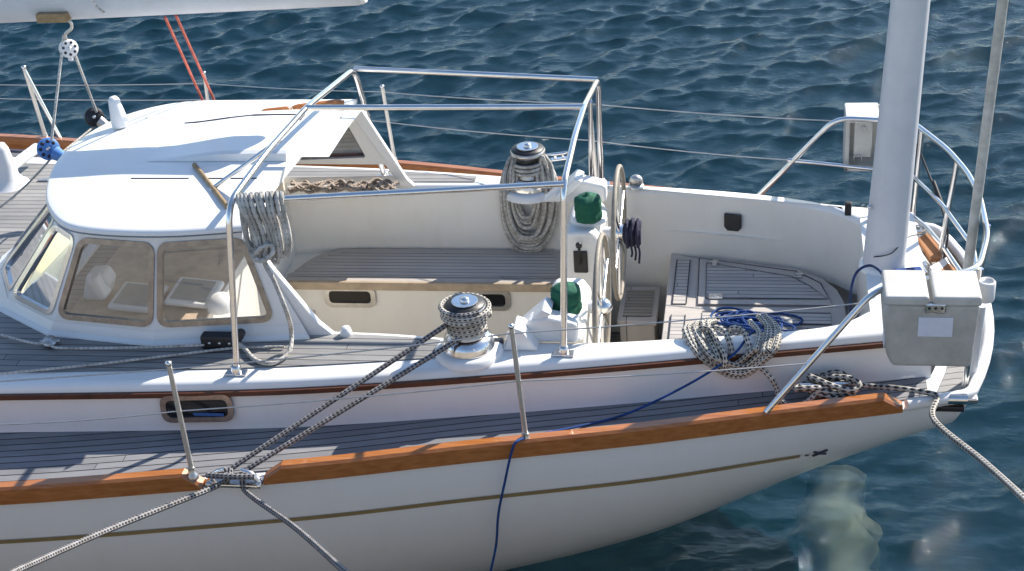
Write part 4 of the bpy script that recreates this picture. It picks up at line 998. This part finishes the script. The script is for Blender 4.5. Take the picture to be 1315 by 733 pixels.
# sheet lead along the near side of cabin, block and clutch box
mb=MB();mb.tube(spline([P(-120,400,z=ZT+.03),P(-10,427,z=ZT+.03),P(40,440,z=ZT+.035),P(62,441,z=ZT+.035),P(80,447,z=ZT+.03),P(180,446,z=ZT+.03),P(262,443,z=ZT+.04)],8),.0065,7)
tag(mb.build('sheet_rope','rope_white'),'thin white rope along the foot of the cabin windows through a small pulley','rope')
mb=MB();mb.tube(spline([P(-100,492,z=ZT+.02),P(0,480,z=ZT+.02),P(120,468,z=ZT+.02),P(230,455,z=ZT+.02),P(300,447,z=ZT+.02),P(365,445,z=ZT+.02)],8),.0065,7)
tag(mb.build('sheet_rope','rope_white'),'thin pale rope lying on shaded teak nearest the white trunk edge','rope')
q=P(64,439,z=ZT+.03);mb=MB();mb.lathe([(.0,-.014),(.034,-.013),(.036,0),(.034,.013),(0,.014)],q,(.1,-.3,1),18);mb.tube([q+V(-.05,0,0),q+V(.05,.01,0)],.01,8);tag(mb.build('deck_block','dull_steel'),'small grey pulley lying on the shaded deck below the cabin windows','pulley')
q=P(284,437,z=ZT+.045);mb=MB();mb.box(q,(.19,.06,.075),Matrix.Rotation(.0,3,'Z'),.012,3)
o=B(mb,'clutch_box','black_plastic');mb=MB()
for k in(-.05,0,.05): mb.lathe([(.008,0),(.006,.004),(0,.004)],q+V(k,-.03,.0),(0,-1,0),8)
B(mb,'clutch_screw','dull_steel',o)
mb=MB();mb.lathe([(.022,-.02),(.022,.02),(0,.022)],q+V(.10,-.0,.035),(0,1,0),14);B(mb,'clutch_knob','black_plastic',o)
# ------------------------------------------------------------------ left foreground rig : dorade, blocks, boom
q=P(12,238,z=ZT);mb=MB();mb.lathe([(.13,0),(.10,.02),(.07,.06),(.060,.14),(.045,.24),(.03,.27),(0,.275)],q,n=24);dv_=B(mb,'deck_ventilator','white_plastic')
mb=MB();mb.tube([P(12,216,z=ZT+.11),P(47,190,z=ZT+.10)],.032,14);B(mb,'ventilator_arm','white_plastic',dv_)
mb=MB();q=P(56,231,z=ZT+.01);mb.box(q,(.07,.03,.012),bev=.004);B(mb,'deck_fitting','dull_steel')
BY=.55;bz0=P(0,29,y=BY);bz1=P(466,6,y=BY);bd=(bz1-bz0).normalized();RB=.13
zc=RB
def boompt(t): return bz0+bd*t+V(0,0,RB)
boom=tag(empty('boom',(bz1.x,0,bz1.z)),'pale grey aluminium boom crossing the top left corner above the cabin','boom');binv=Matrix.Translation((-bz1.x,0,-bz1.z))
def BB(mb,n,m):
    o=mb.build(n,m,boom);o.matrix_parent_inverse=binv;return o
Lb=(bz1-bz0).length
BB(MB().tube([boompt(-6.5),boompt(-3),boompt(0),boompt(Lb-.02),boompt(Lb)],[RB,RB,RB,RB,RB-.008],32,flat=.62),'boom_spar','alu_white')
BB(MB().tube([boompt(Lb-.002),boompt(Lb+.02)],[RB*.98,RB*.9],28,flat=.6),'boom_end','white_plastic')
qa=P(70,19,y=-.03);mb=MB();mb.box(P(71,19,y=BY-.05)+V(0,0,.0),(.17,.12,.05),bev=.006);BB(mb,'sheet_bail','bare_wood')
mb=MB();mb.tube(spline([P(118,-4,y=BY-.12),P(124,8,y=BY-.12),P(134,16,y=BY-.11)],5),.007,7);tag(mb.build('cord_end','rope_white'),'short white cord end dangling against the boom','rope')
def block(c,axis,R_,mat,label,holes=7,th=.022,grp='mainsheet blocks'):
    c=Vector(c);ax=Vector(axis).normalized();r=empty('pulley_block',c);tag(r,label,'pulley',grp);inv=Matrix.Translation(-c)
    a=ax.orthogonal().normalized();b_=ax.cross(a)
    def bb(mb,n,m):
        o=mb.build(n,m,r);o.matrix_parent_inverse=inv;return o
    bb(MB().lathe([(.0,-th),(R_*.93,-th),(R_,-th*.7),(R_,th*.7),(R_*.93,th),(0,th)],c,ax,26),'cheek',mat)
    mb=MB()
    for k in range(holes):
        t=2*PI*k/holes;mb.lathe([(R_*.17,0),(R_*.15,.0025),(0,.0025)],c+ax*th+(a*math.cos(t)+b_*math.sin(t))*R_*.66,ax,10)
    bb(mb,'cheek_hole','navy_mark');bb(MB().lathe([(R_*.2,0),(R_*.16,.006),(0,.007)],c+ax*th,ax,14),'axle','steel');return r,bb
def camdir(p): return (Vector(CAM)-Vector(p)).normalized()
zz=2.55
w0=P(88,62,y=BY);blk,bb=block(w0,camdir(w0)+V(.3,0,0),.05,'white_plastic','white oval pulley block hanging under the boom by a steel shackle');
mb=MB();mb.tube(spline([P(80,24,y=BY),P(90,28,y=BY),P(92,36,y=BY),P(84,44,y=BY),w0+V(0,0,.04)],5),.009,8);bb(mb,'shackle','dull_steel')
mb=MB();mb.box(w0+V(0,0,-.012),(.03,.02,.12),bev=.01);bb(mb,'tail_cheek','white_plastic')
b0=P(62,192,z=ZT+.28);b1=P(95,208,z=ZT+.24);ft=P(100,213,z=1.98)
b0=P(62,191,y=.30);b1=P(100,213,y=.22)
print('blk',b0,b1)
blk,bb=block(b0,camdir(b0),.062,'blue_plastic','bright blue pulley with a ring of holes at the left of the cabin roof',8)
mb=MB();mb.tube([b0.lerp(b1,.25),b0.lerp(b1,.6)],[.04,.026],10);bb(mb,'becket','blue_plastic');mb=MB();mb.tube([b0.lerp(b1,.5),b0.lerp(b1,.95)],[.026,.022],12);bb(mb,'swivel','white_plastic')
mb=MB();mb.lathe([(.05,-.03),(.05,-.012),(.03,.0),(.02,.02),(0,.03)],b1+V(0,0,.0),n=18);mb.tube([b1+V(-.04,0,.0),b1+V(0,0,.04),b1+V(.04,0,0)],.01,8);B(mb,'roof_padeye','dull_steel',house)
c0=P(121,150,y=.75);c1=P(157,176,y=.72)
blk,bb=block(c0,camdir(c0),.055,'black_plastic','black pulley block on a white swivel beside the small white vent cap',6)
mb=MB();mb.tube([c0.lerp(c1,.2),c0.lerp(c1,.5)],[.032,.022],10);bb(mb,'becket','dull_steel');mb=MB();mb.tube([c0.lerp(c1,.4),c0.lerp(c1,.85)],[.026,.026],12);bb(mb,'swivel','white_plastic')
mb=MB();mb.lathe([(.05,-.03),(.05,-.01),(.03,.01),(0,.03)],c1,n=18);B(mb,'roof_padeye','dull_steel',house)
mb=MB();mb.tube([P(82,45,y=BY),P(74,178,y=.3) if False else b0+V(.03,0,.05)],.008,7);mb.tube([w0+V(.02,0,.02),c0+V(.02,0,.03)],.008,7)
mb.tube(dens([c0+V(0,0,-.05),b0+V(.02,0,-.06)],.2),.006,6);mb.tube(sag(b0+V(0,0,-.06),P(-60,300,z=ZT+.03),.05,8),.006,6)
tag(mb.build('mainsheet','rope_white'),'off white rope rove between the boom pulley and two pulleys on the cabin front','rope')
for (a,b_,l) in (((212,22),(264,137),'left of the two thin red ropes rising behind the cabin roof to the boom'),((226,20),(279,137),'right of the two thin red ropes rising behind the cabin roof to the boom')):
    mb=MB();mb.tube([P(*a,y=BY),P(*b_,y=1.0)],.0075,7);tag(mb.build('red_rope','rope_red'),l,'rope','red ropes under the boom')
# ------------------------------------------------------------------ added submerged wedge: pale shape standing in for the reflection under the counter
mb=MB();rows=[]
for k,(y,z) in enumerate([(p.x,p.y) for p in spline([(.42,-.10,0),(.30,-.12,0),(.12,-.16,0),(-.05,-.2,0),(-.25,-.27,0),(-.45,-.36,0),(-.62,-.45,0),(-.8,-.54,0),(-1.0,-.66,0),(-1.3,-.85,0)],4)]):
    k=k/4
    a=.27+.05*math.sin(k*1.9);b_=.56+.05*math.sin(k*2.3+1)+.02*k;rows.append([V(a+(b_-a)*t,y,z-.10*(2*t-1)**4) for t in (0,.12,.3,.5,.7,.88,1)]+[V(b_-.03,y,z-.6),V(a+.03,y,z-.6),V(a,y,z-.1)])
mb.grid(rows);B(mb,'reflection_wedge','reflection_wedge_pale')
# keel body to keep the yacht afloat-looking
# ------------------------------------------------------------------ water
def water():
    dx=.026
    def axis(a,b,far,step):
        core=list(np.arange(a,b,step));out=[];s=step;x=b
        while x<far: out.append(x);s*=1.16;x+=s
        neg=[];s=step;x=a-step
        while x>-far: neg.append(x);s*=1.16;x-=s
        return np.array(neg[::-1]+core+out)
    xa=axis(-10.5,3.6,320,dx);ya=axis(-5,11,320,dx)
    Xg,Yg=np.meshgrid(xa,ya);Z=np.zeros_like(Xg);DX=np.zeros_like(Xg);DY=np.zeros_like(Xg)
    r=np.random.default_rng(5);wd=math.radians(-62)
    for i in range(130):
        lam=float(np.exp(r.uniform(np.log(.12),np.log(.85))));k=2*PI/lam;th=wd+r.normal(0,.55);ph=r.uniform(0,2*PI)
        st=.034
        A=st/k*(lam/.4)**-.15
        arg=k*(math.cos(th)*Xg+math.sin(th)*Yg)+ph
        att=1/(1+ (np.maximum(np.abs(Xg+3.4)-7,0)+np.maximum(np.abs(Yg-3)-8,0))*.25/lam)
        Z+=A*np.cos(arg)*att;DX-=A*.9*math.cos(th)*np.sin(arg)*att;DY-=A*.9*math.sin(th)*np.sin(arg)*att
    # calmer lee near the boat on the camera side
    lee=.7+.3/(1+np.exp(-(Yg-.9)*2.2))
    Z*=lee;DX*=lee;DY*=lee
    Z-=Z[(abs(Xg+3.4)<7)&(abs(Yg-3)<7)].mean()
    co=np.stack([Xg+DX,Yg+DY,Z],-1).reshape(-1,3);ny,nx=Xg.shape
    idx=np.arange(nx*ny).reshape(ny,nx);f=np.stack([idx[:-1,:-1],idx[:-1,1:],idx[1:,1:],idx[1:,:-1]],-1).reshape(-1,4)
    me=bpy.data.meshes.new('water');me.vertices.add(len(co));me.vertices.foreach_set('co',co.astype(np.float32).ravel())
    me.loops.add(f.size);me.loops.foreach_set('vertex_index',f.astype(np.int32).ravel());me.polygons.add(len(f))
    me.polygons.foreach_set('loop_start',np.arange(0,f.size,4,dtype=np.int32));me.polygons.foreach_set('use_smooth',np.ones(len(f),bool));me.update(calc_edges=True);me.validate()
    m=bpy.data.materials.new('water');m.use_nodes=True;nt=m.node_tree;nt.nodes.remove(nt.nodes['Principled BSDF']);L=nt.links;o=nt.nodes['Material Output']
    tc=nt.nodes.new('ShaderNodeTexCoord');mp=nt.nodes.new('ShaderNodeMapping');mp.inputs['Rotation'].default_value=(0,0,math.radians(28));mp.inputs['Scale'].default_value=(1,1.8,1);L.new(tc.outputs['Object'],mp.inputs['Vector'])
    n=nt.nodes.new('ShaderNodeTexNoise');n.inputs['Scale'].default_value=14;n.inputs['Detail'].default_value=5;n.inputs['Roughness'].default_value=.55;n.inputs['Distortion'].default_value=.6;L.new(mp.outputs['Vector'],n.inputs['Vector'])
    bp=nt.nodes.new('ShaderNodeBump');bp.inputs['Strength'].default_value=.35;bp.inputs['Distance'].default_value=.03;L.new(n.outputs['Fac'],bp.inputs['Height'])
    gl=nt.nodes.new('ShaderNodeBsdfGlossy');gl.inputs['Roughness'].default_value=.02;L.new(bp.outputs['Normal'],gl.inputs['Normal'])
    df=nt.nodes.new('ShaderNodeBsdfDiffuse');df.inputs['Color'].default_value=(.0015,.064,.115,1)
    rf=nt.nodes.new('ShaderNodeBsdfRefraction');rf.inputs['IOR'].default_value=1.33;rf.inputs['Roughness'].default_value=0;rf.inputs['Color'].default_value=(.82,.92,.84,1)
    m1=nt.nodes.new('ShaderNodeMixShader');m1.inputs[0].default_value=.78;L.new(df.outputs[0],m1.inputs[1])
    tr_=nt.nodes.new('ShaderNodeBsdfTransparent');tr_.inputs['Color'].default_value=(.75,.92,.82,1);m0_=nt.nodes.new('ShaderNodeMixShader');m0_.inputs[0].default_value=.3;L.new(rf.outputs[0],m0_.inputs[1]);L.new(tr_.outputs[0],m0_.inputs[2]);L.new(m0_.outputs[0],m1.inputs[2])
    fr=nt.nodes.new('ShaderNodeFresnel');fr.inputs['IOR'].default_value=1.33;L.new(bp.outputs['Normal'],fr.inputs['Normal'])
    m2=nt.nodes.new('ShaderNodeMixShader');L.new(fr.outputs[0],m2.inputs[0]);L.new(m1.outputs[0],m2.inputs[1]);L.new(gl.outputs[0],m2.inputs[2]);L.new(m2.outputs[0],o.inputs['Surface'])
    me.materials.append(m);ob=bpy.data.objects.new('water',me);COL.objects.link(ob);ob['kind']='structure'
water()
mb=MB();mb.add([(-330,-330,-3),(330,-330,-3),(330,330,-3),(-330,330,-3)],[[0,1,2,3]]);o=mb.build('seabed','seabed_mat');o['kind']='structure'
mb=MB();mb.box((0,-35.2,.55),(160,60,4.1),bev=.03)
o=mb.build('quay','quay_stone');o['kind']='structure'
# ------------------------------------------------------------------ light
SUN_EL,SUN_AZ=math.radians(37),math.radians(42)   # azimuth from +y towards +x
w=bpy.data.worlds.new('World');scene.world=w;w.use_nodes=True;nt=w.node_tree;bg=nt.nodes['Background']
sky=nt.nodes.new('ShaderNodeTexSky');sky.sky_type='NISHITA';sky.sun_disc=False;sky.sun_elevation=SUN_EL;sky.sun_rotation=SUN_AZ;sky.air_density=1.0;sky.dust_density=.3;sky.ozone_density=1.2
nt.links.new(sky.outputs[0],bg.inputs[0]);bg.inputs[1].default_value=.12
ld=bpy.data.lights.new('sun','SUN');ld.energy=4.6;ld.angle=math.radians(.5);ld.color=(1,.93,.83);lo=bpy.data.objects.new('sun',ld);COL.objects.link(lo)
sd=Vector((math.sin(SUN_AZ)*math.cos(SUN_EL),math.cos(SUN_AZ)*math.cos(SUN_EL),math.sin(SUN_EL)));lo.rotation_euler=sd.to_track_quat('Z','Y').to_euler();lo.location=sd*20
cd=bpy.data.cameras.new('camera');co=bpy.data.objects.new('camera',cd);COL.objects.link(co);scene.camera=co
co.matrix_world=Matrix(((RR[0],UU[0],-fw[0],CAM[0]),(RR[1],UU[1],-fw[1],CAM[1]),(RR[2],UU[2],-fw[2],CAM[2]),(0,0,0,1)))
cd.sensor_fit='HORIZONTAL';cd.sensor_width=36;cd.lens=FOC/1315*36;cd.clip_end=2000;cd.clip_start=.05
vs=scene.view_settings;vs.view_transform='Standard';vs.look='None';vs.exposure=.85;vs.gamma=1;vs.use_curve_mapping=False
scene.render.engine='CYCLES';scene.cycles.caustics_refractive=True;scene.cycles.caustics_reflective=False;scene.cycles.max_bounces=10
